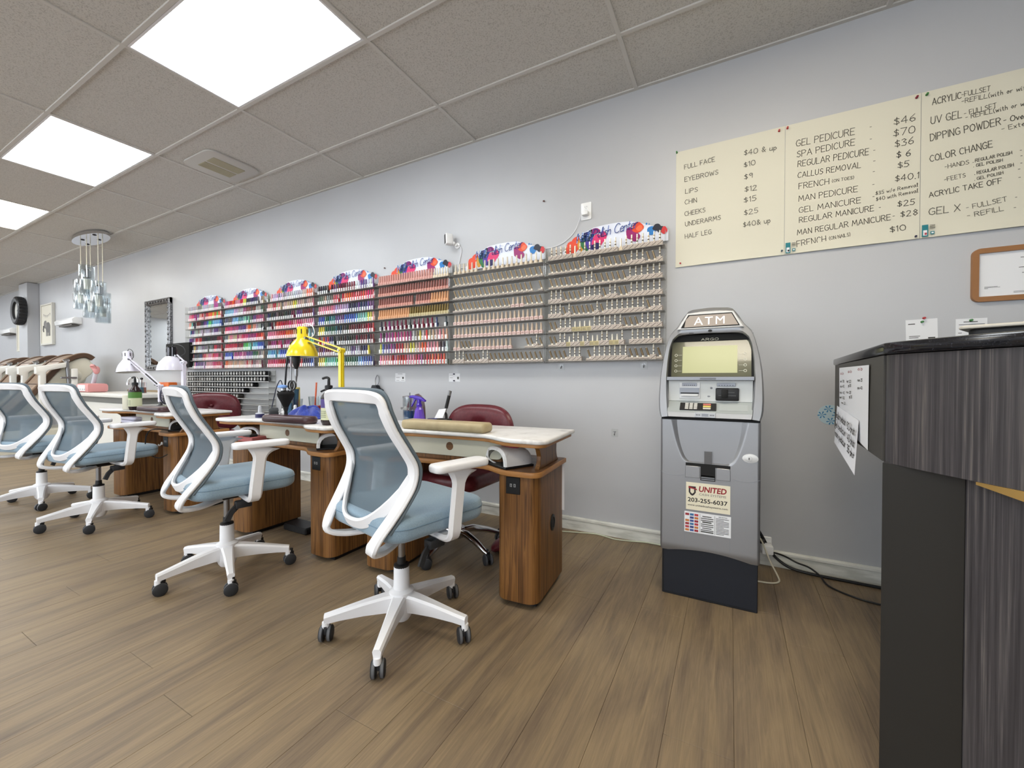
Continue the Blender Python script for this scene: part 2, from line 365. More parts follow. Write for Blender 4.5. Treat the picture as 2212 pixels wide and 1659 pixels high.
# walls
WALLM = mat('grey_wall_paint', (186,187,189), 0.36, spec=0.45)
noise_col(WALLM, [(0.3,(183,184,187)),(0.7,(189,190,193))], (1.4,1.4,1.4), 1, 3, coord='Position')
def wall_bump(m):
    N, L, B = nodes(m); g = N.new('ShaderNodeNewGeometry'); n = N.new('ShaderNodeTexNoise'); n.inputs['Scale'].default_value = 240; n.inputs['Detail'].default_value = 2
    bp = N.new('ShaderNodeBump'); bp.inputs['Strength'].default_value = 0.12; bp.inputs['Distance'].default_value = 0.001
    L.new(g.outputs['Position'], n.inputs['Vector']); L.new(n.outputs['Fac'], bp.inputs['Height']); L.new(bp.outputs[0], B.inputs['Normal'])
wall_bump(WALLM)
b = MB(); b.box(X0-0.1, X1+0.1, WY, WY+0.1, 0, 3.0, WALLM); struct(b.build('wall_back'))
b = MB(); b.box(-12.32, -11.83, 2.52, WY-0.001, 0, ZC-0.002, WALLM, 0.003, 1); struct(b.build('trim_1'))   # boxed-in column
b = MB(); b.box(X0-0.1, X0, YB, WY-0.001, 0, 3.0, WALLM); struct(b.build('wall_left'))
b = MB(); b.box(X1, X1+0.1, YB, WY-0.001, 0, 3.0, WALLM); struct(b.build('wall_right'))
# street side: wall with wide shop windows (behind the camera)
b = MB()
b.box(X0, X1, YB-0.1, YB, 0, 0.45, WALLM); b.box(X0, X1, YB-0.1, YB, 2.45, 3.0, WALLM)
for x in (X0, -10.6, -5.6, -0.8, X1-0.25): b.box(x, x+0.25, YB-0.1, YB, 0.45, 2.45, WALLM)
struct(b.build('wall_front'))
ALU = mat('window_aluminium', (120,122,124), 0.4, 0.8)
for i, (xa, xb) in enumerate(((X0+0.25, -10.6), (-10.35, -5.6), (-5.35, -0.8), (-0.55, X1-0.25))):
    b = MB()
    for (p, q, z0, z1) in ((xa, xb, 0.45, 0.5), (xa, xb, 2.4, 2.45)): b.box(p, q, YB-0.07, YB-0.03, z0, z1, ALU)
    for x in (xa, (xa+xb)/2-0.025, xb-0.05): b.box(x, x+0.05, YB-0.07, YB-0.03, 0.5, 2.4, ALU)
    struct(b.build('window_%d' % (i+1)))
# skirting
BASEM = mat('white_skirting', (222,222,214), 0.4)
noise_col(BASEM, [(0.35,(196,196,188)),(0.55,(226,226,219))], (6,6,30), 1, 4, coord='Position')
b = MB()
b.sweep([(X0, WY-0.006, 0), (X1, WY-0.006, 0)], (0,-1,0), [(-0.0,-0.006),(0.0,0.008),(-0.066,0.008),(-0.070,0.014),(-0.082,0.014),(-0.088,0.004),(-0.088,-0.006)], BASEM)
struct(b.build('baseboard_back', ang=20))
# ceiling: lay-in tiles in a white grid
TILE = mat('ceiling_tile', (222,218,212), 0.9, spec=0.1)
noise_col(TILE, [(0.36,(180,177,172)),(0.46,(203,200,195)),(0.7,(208,205,200))], (160,160,160), 1, 3, coord='Position', bump=0.35, bdist=0.002)
BAR = mat('ceiling_bar', (205,202,197), 0.5)
TX, TY = 1.2132, 0.61
gx = [-0.538-i*TX for i in range(-3, 13)]; gx = [x for x in gx if X0 < x < X1]
gy = [WY-0.467-j*TY for j in range(0, 12)]; gy = [y for y in gy if y > YB]
b = MB(); b.box(X0, X1, YB, WY, 2.99, 3.02, mat('plenum', (60,60,60))); ceil = struct(b.build('ceiling'))
for x in gx:
    b = MB(); b.box(x-0.012, x+0.012, YB, WY, ZC, ZC+0.02, BAR, 0.002, 1); b.build('ceiling_bar', ceil)
for y in gy:
    b = MB(); b.box(X0, X1, y-0.012, y+0.012, ZC+0.0004, ZC+0.02, BAR, 0.002, 1); b.build('ceiling_bar', ceil)
b = MB(); b.box(X0, X1, WY-0.022, WY, ZC+0.0002, ZC+0.022, BAR); b.build('wall_angle', ceil)
XS = sorted([X0+0.001]+gx+[X1-0.001]); YS = sorted([YB+0.001]+gy+[WY-0.001])
lit = set()
panels = []
for j, yc in enumerate((1.298, -1.142, -3.582)):  # panels out of view are added along the grid to light the room
    for i in range(-1, 6):
        xr = -1.751-2.4264*i      # right grid line of the panel's cell
        xc = xr-TX/2
        if X0+0.6 < xc < X1-0.6: panels.append((xc, yc, i, j))
def is_lit(xa, xb, ya, yb): return any(xa < p[0] < xb and ya < p[1] < yb for p in panels)
VENT = (-3.90, 1.955)
tmesh = {}
for i in range(len(XS)-1):
    for j in range(len(YS)-1):
        xa, xb, ya, yb = XS[i], XS[i+1], YS[j], YS[j+1]
        if is_lit(xa, xb, ya, yb): continue
        dx, dy = round(xb-xa, 3), round(yb-ya, 3)
        if (dx, dy) not in tmesh:
            q = MB(); q.box(-dx/2+0.004, dx/2-0.004, -dy/2+0.004, dy/2-0.004, 0, 0.014, TILE); tmesh[(dx, dy)] = q.mesh('ceiling_tile')
        o = bpy.data.objects.new('ceiling_tile', tmesh[(dx, dy)]); COL.objects.link(o); o.location = ((xa+xb)/2, (ya+yb)/2, ZC+0.008); o.parent = ceil
def emis(name, c, s):
    m = mat(name, (240,240,240), 0.3, emit=(c, s)); return m
PE = {'cool': emis('panel_cool', PANEL_COOL, PANEL_E), 'warm': emis('panel_warm', PANEL_WARM, PANEL_E)}
PLAB = {(0,0):'large bright ceiling light panel above the front desk, white and cut by the frame top', (1,0):'middle ceiling light panel, cool white, between the big panel and the edge one', (2,0):'half seen warm white ceiling light panel at the picture edge', (-1,0):'unseen warm white ceiling light panel over the payment machine'}
for (xc, yc, i, j) in panels:
    t = thing('ceiling_light', PLAB.get((i, j), 'added unseen white ceiling light panel, %s in the %s row from the long wall' % (ORD[i+2], ORD[j+1])), 'ceiling light', (xc, yc, ZC))
    hx, hy = TX/2-0.012, TY/2-0.012
    q = MB()
    for (xa, xb, ya, yb) in ((-hx, hx, -hy, -hy+0.012), (-hx, hx, hy-0.012, hy), (-hx, -hx+0.012, -hy+0.012, hy-0.012), (hx-0.012, hx, -hy+0.012, hy-0.012)): q.box(xa, xb, ya, yb, 0.001, 0.03, WHITE)
    q.build('frame', t)
    q = MB(); q.box(-hx+0.012, hx-0.012, -hy+0.012, hy-0.012, 0.006, 0.02, PE['warm' if (i, j) in ((-1,0),(2,0),(-1,1)) else 'cool']); q.build('diffuser', t)
# air vent in the ceiling
VM = mat('vent_slot', (176,170,146), 0.7)
t = thing('air_vent', 'white ceiling air vent with two tan slotted strips', 'air vent', (VENT[0], VENT[1], ZC))
q = MB(); q.prism(rrect(-0.23, 0.23, -0.21, 0.21, 0.08), -0.006, 0.0075, mat('vent_plate', (196,193,188), 0.5), 0.003, 2); q.build('plate', t)
for s in (-1, 1):
    q = MB(); q.box(s*0.068-0.055, s*0.068+0.055, -0.125, 0.125, -0.009, -0.0062, VM)
    q.build('slot_strip', t)
    q = MB()
    for k in range(7): x = s*0.068-0.05+k*0.0155; q.box(x, x+0.003, -0.122, 0.122, -0.0105, -0.0088, mat('vent_fin', (188,183,160), 0.6))
    f = q.build('fins', t); f['kind'] = 'stuff'
# ------------------------------------------------------------------ nail polish racks on the wall
RB = [-6.045,-5.222,-4.398,-3.572,-2.758,-1.947,-1.133,-0.345]
RNAME = ['first','second','third','fourth','fifth','sixth','seventh']   # counted from the mirror towards the payment machine
ZS = [1.157+0.0985*k for k in range(8)][::-1]     # shelf tops, highest first
OBC = mat('polish_colour', (200,60,80), 0.18, coat=0.4); N_, L_, B_ = nodes(OBC)
oi = N_.new('ShaderNodeObjectInfo'); L_.new(oi.outputs['Color'], B_.inputs['Base Color'])
ATC = mat('polish_colour_mass', (200,60,80), 0.18, coat=0.4); N_, L_, B_ = nodes(ATC)
va = N_.new('ShaderNodeVertexColor'); va.layer_name = 'Col'; L_.new(va.outputs['Color'], B_.inputs['Base Color'])
LABM = mat('bottle_label', (226,226,226), 0.6)
PAL = {'r':('red',(196,32,48)),'R':('wine red',(108,20,36)),'o':('orange',(238,96,44)),'c':('coral',(232,84,84)),'p':('pink',(232,140,158)),'P':('hot pink',(222,58,106)),'m':('magenta',(170,58,124)),'l':('lilac',(198,172,212)),
'v':('purple',(98,58,128)),'b':('blue',(52,84,184)),'n':('navy',(32,36,84)),'t':('teal',(26,110,122)),'s':('sky blue',(96,168,214)),'g':('green',(84,186,92)),'G':('dark green',(22,86,62)),'y':('yellow',(226,212,66)),
'w':('white',(226,226,226)),'k':('black',(34,27,34)),'e':('grey',(120,114,116)),'E':('silver',(176,176,182)),'a':('beige',(206,176,156)),'h':('peach',(232,170,140)),'M':('mint',(122,206,186))}
ROWS = {0:['EEEEeeEEEEEEmmee','pPmmvhrprooyogor','hMkRRRknvbgtsssbb','tvEEeEEEEEeEvvee','vvlrprkkkkkkkRRr','keyeEEeeeeekrRRr','rRkkknRrhpprPPRp','eepvvvvlpppPPrrp'],
1:['mProrppryyknnnneea','sssslEEEmRRkREEGG','nkksssttMtMGvmmmp','PPPmmmvvvhoehEEkk','eapaampPPPmmmProo','rrrrrRRRggMsssbbb','bbbbmmmpmvvvGGeEa','ohhahahaarareaaRa'],
2:['eplleleEEEEEEaaooh','harapaaaaayaaaeaap','nkkekkkkkRRvvRRRRv','kRRcrrrrPrpPPppppp','pppcccrooohcMtMMtt','RmmRPPRmmRPPtttMMM','sssssbbbskkkRRRRkR','PPPPrrrkRRrRrnnnbb'],
3:['kkkkkvvRRRRRRwwvvwwv','eeaeerPrroooccrccPPP','pppppplllllnnnvnnvvv','bbGGttvvvvbbbbsMMMyyh','yyGGGGtknkkRRRRRRRrRr','rovrnkkkkkkkkRkRRkRR','RvRRReEEEEEEvEEknyyE','yygMMMMgGgGGGGGssbbbbn'],
4:['','','','','kRmRRRRkRRRRRn.k','mkmmmPmmPmmweywcaaaphh','ybvvmvrrrhhyyahooppppkkw','pppphrpcrrrppprPmRrrororoe']}
def bottle_mb(cm, k=1.0):
    q = MB()
    q.prism(rrect(-0.0125, 0.0125, -0.0115, 0.0115, 0.004, 2), 0, 0.040, cm, 0.002, 1)
    q.cyl((0,0,0.040), (0,0,0.045), 0.006, cm, n=8)
    q.cyl((0,0,0.045), (0,0,0.084), 0.0088, cm, r1=0.0072, n=8)
    q.add([(-0.0125,-0.0118,0.003),(0.004,-0.0118,0.003),(0.004,-0.0118,0.036),(-0.0125,-0.0118,0.036)], [(0,1,2,3)], LABM)
    return q
def bottle_mb2(cm):
    q = bottle_mb(cm)
    q.add([(-0.004,-0.0119,0.012),(0.001,-0.0119,0.012),(0.001,-0.0119,0.03),(-0.004,-0.0119,0.03)], [(0,1,2,3)], INK); return q
BM = [bottle_mb(OBC).mesh('nail_polish_bottle'), bottle_mb2(OBC).mesh('nail_polish_bottle')]
mass = MB(); mass_col = []
one = bottle_mb(ATC)
def mass_add(x, y, z, c):
    mass.add(one.v, [f for f, i in zip(one.f, one.mi) if one.mats[i] is ATC], ATC, TR(x, y, z))
    mass_col.extend([(*c, 1)]*len(one.v))
    vs = one.v[-4:]; mass.add(vs, [(0,1,2,3)], LABM, TR(x, y, z)); mass_col.extend([(1,1,1,1)]*4)
ndone = 0
def vary(c, s=14):
    c = [q*.86+.14*150 for q in c]; return lin([min(255, max(0, q+RNG.uniform(-s, s))) for q in c])
def place_polish(ri, row, i, n, ch, x, z):
    global ndone
    nm, c = PAL[ch]; cc = vary(c); y = WY-0.052
    if ndone < 296 and ri >= 3:
        o = bpy.data.objects.new('nail_polish_bottle', BM[RNG.random() < 0.4]); COL.objects.link(o); o.location = (x, y, z); o.rotation_euler[2] = RNG.uniform(-0.12, 0.12)
        o.color = (*cc, 1)
        tag(o, '%s nail polish bottle, %s along the %s shelf, %s rack from the mirror' % (nm, ORD[i+1], ORD[row+1], RNAME[ri]), 'nail polish', 'coloured nail polish bottles on the wall racks')
        ndone += 1
    else: mass_add(x, y, z, cc)
def rack(ri):
    xa, xb = RB[ri]+0.004, RB[ri+1]-0.004
    lab = ['%s clear acrylic nail polish rack on the grey wall, counted from the mirror' % RNAME[ri], 'clear acrylic wall rack of gold capped gel bottles beside the security camera', 'clear acrylic wall rack of gel duo boxes beside the price posters'][max(0, ri-4)]
    t = thing('polish_rack', lab, 'display rack', ((xa+xb)/2, WY-0.001, 1.15), 0, 'nail polish racks on the wall')
    W = (xb-xa)/2
    q = MB(); q.box(-W, W, -0.004, 0, 0, 0.80, CLEARM); q.build('back_panel', t)
    for s in (-1, 1):
        q = MB(); q.box(s*W-(0.004 if s > 0 else 0), s*W+(0.004 if s < 0 else 0), -0.085, -0.0045, -0.004, 0.78, CLEAR); q.build('side_panel', t)
    for z in ZS:
        q = MB(); q.box(-W+0.005, W-0.005, -0.084, -0.005, z-1.15-0.005, z-1.15-0.0006, SHELFM); q.box(-W+0.005, W-0.005, -0.088, -0.0845, z-1.15-0.006, z-1.15+0.010, CLEARM); q.build('shelf', t)
    # header board
    g = MB(); x0 = -W
    out = [(.105,.735),(.788,.735),(.788,.80),(.70,.838),(.62,.872),(.56,.892),(.48,.899),(.40,.899),(.32,.893),(.24,.865),(.165,.812),(.105,.762)]
    g.prism([(x0+p[0], p[1]) for p in out], 0.014, 0.017, mat('sign_white', (226,231,244), 0.3), X=UP_WALL)
    sg = g.build('header_board', t)
    def blob(cx, cz, rx, rz, c, k, seed):
        rr = random.Random(seed); ph = rr.uniform(0, 6); n = 16
        pts = [(x0+cx+rx*cos(2*pi*i/n)*(1+.12*sin(3*2*pi*i/n+ph)), cz+rz*sin(2*pi*i/n)*(1+.1*cos(2*2*pi*i/n+ph)), 0) for i in range(n)]
        q = MB(); q.add(pts, [tuple(range(n))], mat('sign_'+c[0], c[1], 0.35), UP_WALL @ TR(0, 0, 0.0172+0.00025*k)); q.build('colour_blob', sg)
    OR = ('orange',(222,72,40)); GR = ('green',(40,112,64)); NV = ('navy',(34,30,92)); MG = ('magenta',(150,30,104)); PK = ('pink',(216,50,110)); BL = ('blue',(40,120,190)); BK = ('black',(24,26,44)); YL = ('yellow',(206,150,50)); VI = ('violet',(70,48,150))
    for i, a in enumerate([(.175,.785,.045,.045,OR),(.150,.765,.035,.028,OR),(.205,.815,.035,.042,OR),(.232,.79,.022,.05,YL),(.252,.815,.024,.05,GR),(.268,.77,.02,.032,GR),(.285,.845,.04,.03,NV),(.330,.868,.035,.018,MG),(.300,.79,.035,.045,VI),(.345,.80,.038,.042,PK),(.385,.825,.022,.035,PK),(.335,.765,.03,.025,NV),
        (.560,.815,.028,.04,MG),(.590,.79,.03,.03,MG),(.605,.845,.036,.032,OR),(.618,.838,.02,.018,('coral',(240,110,70))),(.690,.81,.026,.03,BL),(.722,.825,.026,.02,BK),(.745,.808,.024,.022,BK),(.765,.80,.018,.022,('red',(200,44,50))),(.66,.857,.006,.006,BL),(.676,.852,.004,.004,BL)]): blob(*a, i, i*7+1)
    q = MB()
    write(q, 'Nail Polish Center', UP_WALL @ TR(x0+.205, .808, .0242) @ RZ(5), mat('sign_script', (38,84,176), 0.4), width=.40, h=.056, pen=.0042, gap=.08, slant=.28, smooth=True)
    write(q, 'Nail', UP_WALL @ TR(x0+.206, .807, .0240) @ RZ(5), mat('sign_script_pale', (196,216,244), 0.4), width=.092, h=.058, pen=.008, gap=.08, slant=.28, smooth=True)
    q.build('lettering', sg)['kind'] = 'stuff'
    return t
for ri in range(7): rack(ri)
for ri in (4, 3, 2, 1, 0):
    xa, xb = RB[ri]+0.03, RB[ri+1]-0.03
    for row in range(8):
        s = ROWS[ri][row]
        if not s: continue
        n = 25 if ri < 4 else len(s)
        for i in range(n):
            ch = s[int(i*len(s)/n)]
            if ch == '.' : continue
            if ri < 4 and RNG.random() < 0.035: continue
            place_polish(ri, row, i, n, ch, xa+(xb-xa)*(i+.5)/n, ZS[row])
if True:
    me = mass.mesh('polish_bottles_massed'); at = me.color_attributes.new('Col', 'FLOAT_COLOR', 'POINT')
    at.data.foreach_set('color', [c for q in mass_col for c in q])
    o = bpy.data.objects.new('nail_polish_bottles', me); COL.objects.link(o); o['kind'] = 'stuff'
    tag(o, 'massed small coloured nail polish bottles on the racks toward the mirror', 'nail polish')
# gel bottles
GOLD = mat('champagne_gold', (138,120,94), 0.35, 0.6); GOLDP = mat('pale_gold', (228,220,202), 0.25, 0.3); TIP = mat('cap_end', (240,238,232), 0.4)
BEIGE = mat('beige_carton', (188,176,166), 0.6); PINKB = mat('pale_pink_bottle', (214,188,182), 0.4); BEIGEC = mat('beige_cap', (198,178,156), 0.4)
KRAFT = mat('kraft_carton', (186,172,130), 0.6); CREAMB = mat('cream_bottle', (216,200,176), 0.4)
ROSE = mat('rose_cap', (146,92,84), 0.35); ROSEB = mat('rose_bottle', (196,136,122), 0.35); PALEP = mat('pale_rose_cap', (204,150,140), 0.35)
PEACHC = mat('peach_cap', (206,150,106), 0.35); BRONZE = mat('bronze_cap', (120,100,52), 0.35, 0.4)
def mk(kind):
    a, c = MB(), MB()
    if kind == 'D':
        a.box(-.0178, .0178, -.014, .014, 0, .031, BEIGE, .001, 1)
        a.add([(-.0155,-.0146,.0035),(-.0115,-.0146,.0035),(.0165,-.0146,.0235),(.0165,-.0146,.0272)], [(0,1,2,3)], INKB)
        a.ell((-.009,-.0145,.021), .002, .0004, .002, INK, 6, 4)
        c.cyl((0,.004,.031), (0,.004,.095), .0052, GOLDP, r1=.0046, n=8); c.cyl((0,.004,.046), (0,.004,.053), .0056, mat('dark_ring', (60,52,44), .4), n=8); c.cyl((0,.004,.066), (0,.004,.072), .0056, GOLD, n=8)
    if kind == 'B':
        a.box(-.0165, .0165, -.014, .014, 0, .031, KRAFT, .001, 1)
        for k in range(3): a.box(-.011, .011, -.0146, -.014, .008+.006*k, .0095+.006*k, INK)
        c.cyl((0,.006,.031), (0,.006,.07), .006, GOLDP, r1=.005, n=8)
    if kind == 'T':
        a.box(-.0178, .0178, -.014, .014, 0, .017, BEIGE, .001, 1); a.add([(-.0165,-.0146,.002),(.0165,-.0146,.0055),(.0165,-.0146,.0085),(-.0165,-.0146,.0045)], [(0,1,2,3)], INKB); a.cyl((.007,0,.017), (.006,0,.026), .0085, GOLDP, n=8)
        c.cyl((.0065,-.001,.024), (-.008,-.010,.073), .0066, GOLD, r1=.0062, n=10); c.cyl((-.008,-.010,.073), (-.0083,-.0102,.0742), .0062, TIP, n=10)
    if kind == 'U':
        a.prism(rrect(-.0125, .0125, -.0115, .0115, .005, 2), 0, .024, CREAMB, .002, 1); a.cyl((0,0,.024), (0,0,.034), .010, CREAMB, r1=.006, n=8)
        c.cyl((0,0,.034), (0,0,.082), .0068, GOLDP, r1=.0055, n=8)
    if kind == 'P':
        a.prism(rrect(-.0145, .0145, -.012, .012, .003, 2), 0, .027, PINKB, .0015, 1); a.box(-.009, .009, -.0125, -.012, .012, .018, mat('pink_print', (168,130,124), .6))
        c.cyl((0,0,.027), (0,0,.078), .0088, BEIGEC, r1=.0062, n=8)
    if kind in 'ijqz':
        cm, bm_ = {'i': (PALEP, PALEP), 'j': (ROSE, ROSEB), 'q': (PEACHC, PEACHC), 'z': (BRONZE, KRAFT)}[kind]
        a.prism(rrect(-.012, .012, -.0115, .0115, .004, 2), 0, .030, bm_, .002, 1)
        c.cyl((0,0,.030), (.004 if kind != 'i' else 0,0,.085), .0098, cm, r1=.0085, n=8)
    return a.mesh('gel_body'), c.mesh('gel_cap')
GK = {k: mk(k) for k in 'DBTUPijqz'}
GN = {'D':('gel_duo_box','slashed beige gel duo box','gel duo box'),'B':('gel_duo_box','plain kraft gel duo box','gel duo box'),'T':('gel_polish_bottle','tilted gold capped gel bottle','gel polish'),'U':('gel_polish_bottle','cream gel bottle','gel polish'),
'P':('gel_polish_bottle','pale pink gel bottle','gel polish'),'i':('builder_gel_bottle','pale rose capped gel bottle','gel polish'),'j':('builder_gel_bottle','dusky rose capped gel bottle','gel polish'),'q':('builder_gel_bottle','peach capped gel bottle','gel polish'),'z':('builder_gel_bottle','bronze capped gel bottle','gel polish')}
GROWS = {6:['DDDDDUDDDDDDDDUDDDDDDD','TTTTTTTDTTDTTTTTDDDTTD','TTTTTTTDDTTTTTTDDDDDD','DDDTTTTDDDDTDDTTDDDDDD','DDDTDTTTTTDTDDDDDDDDTDD','TTDDDBBBBDDDDDDTTTDDDD','TTDDBDDBDBBDDBBD.DDDDDD','TTTTDDD.TDDDDDDDTTTTDT'],
5:['UUUUUU.UUUUUUUUUUUUU','TTTTTTTTTTTTTTTTTTTT','TTTTTTTTTTTTTTTTTT.T','TTTTTTTTTTTTTTPPPTTTT','PPPPPPPPPPPPPPPPPPPPPP','PPPPPPPPPPPPPPPPPPPPPP','PPTTTPPPPPPPPPP...TTDT','DDDTTTTDDTTTTTTTTTTTT'],
4:['iiiiiiiiiiiiiiiiiiiiiiiwwwwww','jjjjjjjjjjjjjjjjjjjjjjjjjjjj','jjjjjjjjjjjjjjj.jjjjjjqqqqqqq','qqqqqqqqqqqqqqzzzzzzzzzzzzzzzz']}
for ri in (6, 5, 4):
    xa, xb = RB[ri]+0.022, RB[ri+1]-0.022
    for row, s in enumerate(GROWS[ri]):
        n = len(s)
        for i, ch in enumerate(s):
            if ch == '.': continue
            x = xa+(xb-xa)*(i+.5)/n; z = ZS[row]
            if ch == 'w': ch = 'U'
            nm, lb, ct = GN[ch]
            o = bpy.data.objects.new(nm, GK[ch][0]); COL.objects.link(o); o.location = (x, WY-0.055+(.0 if ch != 'D' else -.004), z); o.rotation_euler[2] = RNG.uniform(-.08, .08)
            tag(o, '%s, %s on the %s shelf, %s wall rack' % (lb, ORD[i+1], ORD[row+1], RNAME[ri]), ct, ct+'s in the wall racks')
            c = bpy.data.objects.new('cap', GK[ch][1]); COL.objects.link(c); c.parent = o
# sample jar rack below
xa, xb = -6.05, -4.315
t = thing('jar_rack', 'wire and acrylic rack of black powder jars under the polish racks', 'display rack', ((xa+xb)/2, WY-0.001, 0.60))
W = (xb-xa)/2
q = MB(); q.box(-W, W, -.004, 0, 0, .525, mat('rack_grey', (190,190,188), .4)); q.build('back_panel', t)
JZ = [0.625+0.0635*k for k in range(8)][::-1]
for z in JZ:
    q = MB(); q.box(-W, W, -.075, -.0045, z-.605, z-.6006, SHELFM); q.box(-W, W, -.079, -.0755, z-.606, z-.597, mat('rack_lip', (172,172,170), .3)); q.build('shelf', t)
for x in (-W+.004, 0, W-.004):
    q = MB(); q.box(x-.003, x+.003, -.078, -.0045, -.005, .52, CLEAR); q.build('divider', t)
JB = mat('jar_black', (26,26,28), .25); JG = mat('jar_smoke', (88,84,78), .25)
def jar(m, lab):
    q = MB(); X = TR(0, 0, .026) @ RX(90)
    q.lathe([(.024,-.03),(.0255,-.028),(.0255,.026),(.023,.03)], m, 14, X=X)
    q.lathe([(.019,.0302),(.016,.0315)], mat('jar_rim', (120,118,114), .3), 14, X=X)
    if lab: q.prism(rrect(-.0055, .0065, -.010, .008, .005, 3), .0316, .0322, LABM, X=X)
    return q.mesh('powder_jar')
JM = [jar(JB, True), jar(JB, False), jar(JG, True), jar(JG, False)]
for row, cnt in enumerate((29, 29, 25, 22, 20, 19, 19, 19)):
    for i in range(cnt):
        k = RNG.choice([0,0,0,2,1]) if i > 8 else RNG.choice([1,3,1,2])
        if row > 3: k = RNG.choice([0,2,2,0])
        o = bpy.data.objects.new('powder_jar', JM[k]); COL.objects.link(o); o.location = (xa+.03+i*.0575, WY-.041, JZ[row]); 
        tag(o, '%s powder jar, %s from the mirror on the %s jar shelf' % (('black','black','smoky','smoky')[k]+(' white labelled' if k in (0,2) else ' unlabelled'), ORD[i+1], ORD[row+1]), 'powder jar', 'powder jars in the low wall rack')
# ------------------------------------------------------------------ white office chairs with blue seats
BACKP = [(0.975,-0.215),(0.92,-0.205),(0.85,-0.176),(0.78,-0.135),(0.72,-0.104),(0.66,-0.106),(0.60,-0.136),(0.54,-0.176),(0.48,-0.218),(0.44,-0.244)]
def by(z):
    for (z1, y1), (z0, y0) in zip(BACKP, BACKP[1:]):
        if z >= z0:
            t = (z-z0)/(z1-z0); return y0+(y1-y0)*min(t, 1.0)
    return BACKP[-1][1]
def bw(z):
    P = [(0.97,.196),(0.90,.206),(0.80,.221),(0.72,.228),(0.64,.222),(0.56,.205),(0.48,.182),(0.44,.168)]
    for (z1, y1), (z0, y0) in zip(P, P[1:]):
        if z >= z0: return y0+(y1-y0)*min((z-z0)/(z1-z0), 1.0)
    return P[-1][1]
def flat(wd, th, r=0.35):
    a, b = wd/2, th/2; c = b*0.75
    return [(-a, -b+c), (-a+c, -b), (a-c, -b), (a, -b+c), (a, b-c), (a-c, b), (-a+c, b), (-a, b-c)]
def caster_mb():
    q = MB()
    for s in (-1, 1):
        X = TR(0, 0, .03) @ RYm(90)
        q.lathe([(.012,s*.006),(.026,s*.006),(.0295,s*.009),(.0295,s*.021),(.024,s*.0245),(.004,s*.0245)][::s], RUBBER, 18, X=X)
        q.lathe([(.0298,s*.0105),(.0300,s*.012),(.0300,s*.018),(.0298,s*.0195)][::s], GREYR, 18, X=X, caps=False)
    q.box(-.006, .006, -.016, .020, .03, .062, RUBBER, .003, 2)
    q.tube([(0,.006,.052),(0,.010,.085)], .007, BLACK, n=8)
    q.lathe([(.014,.060),(.014,.068)], BLACK, 12, X=TR(0,.008,0))
    return q
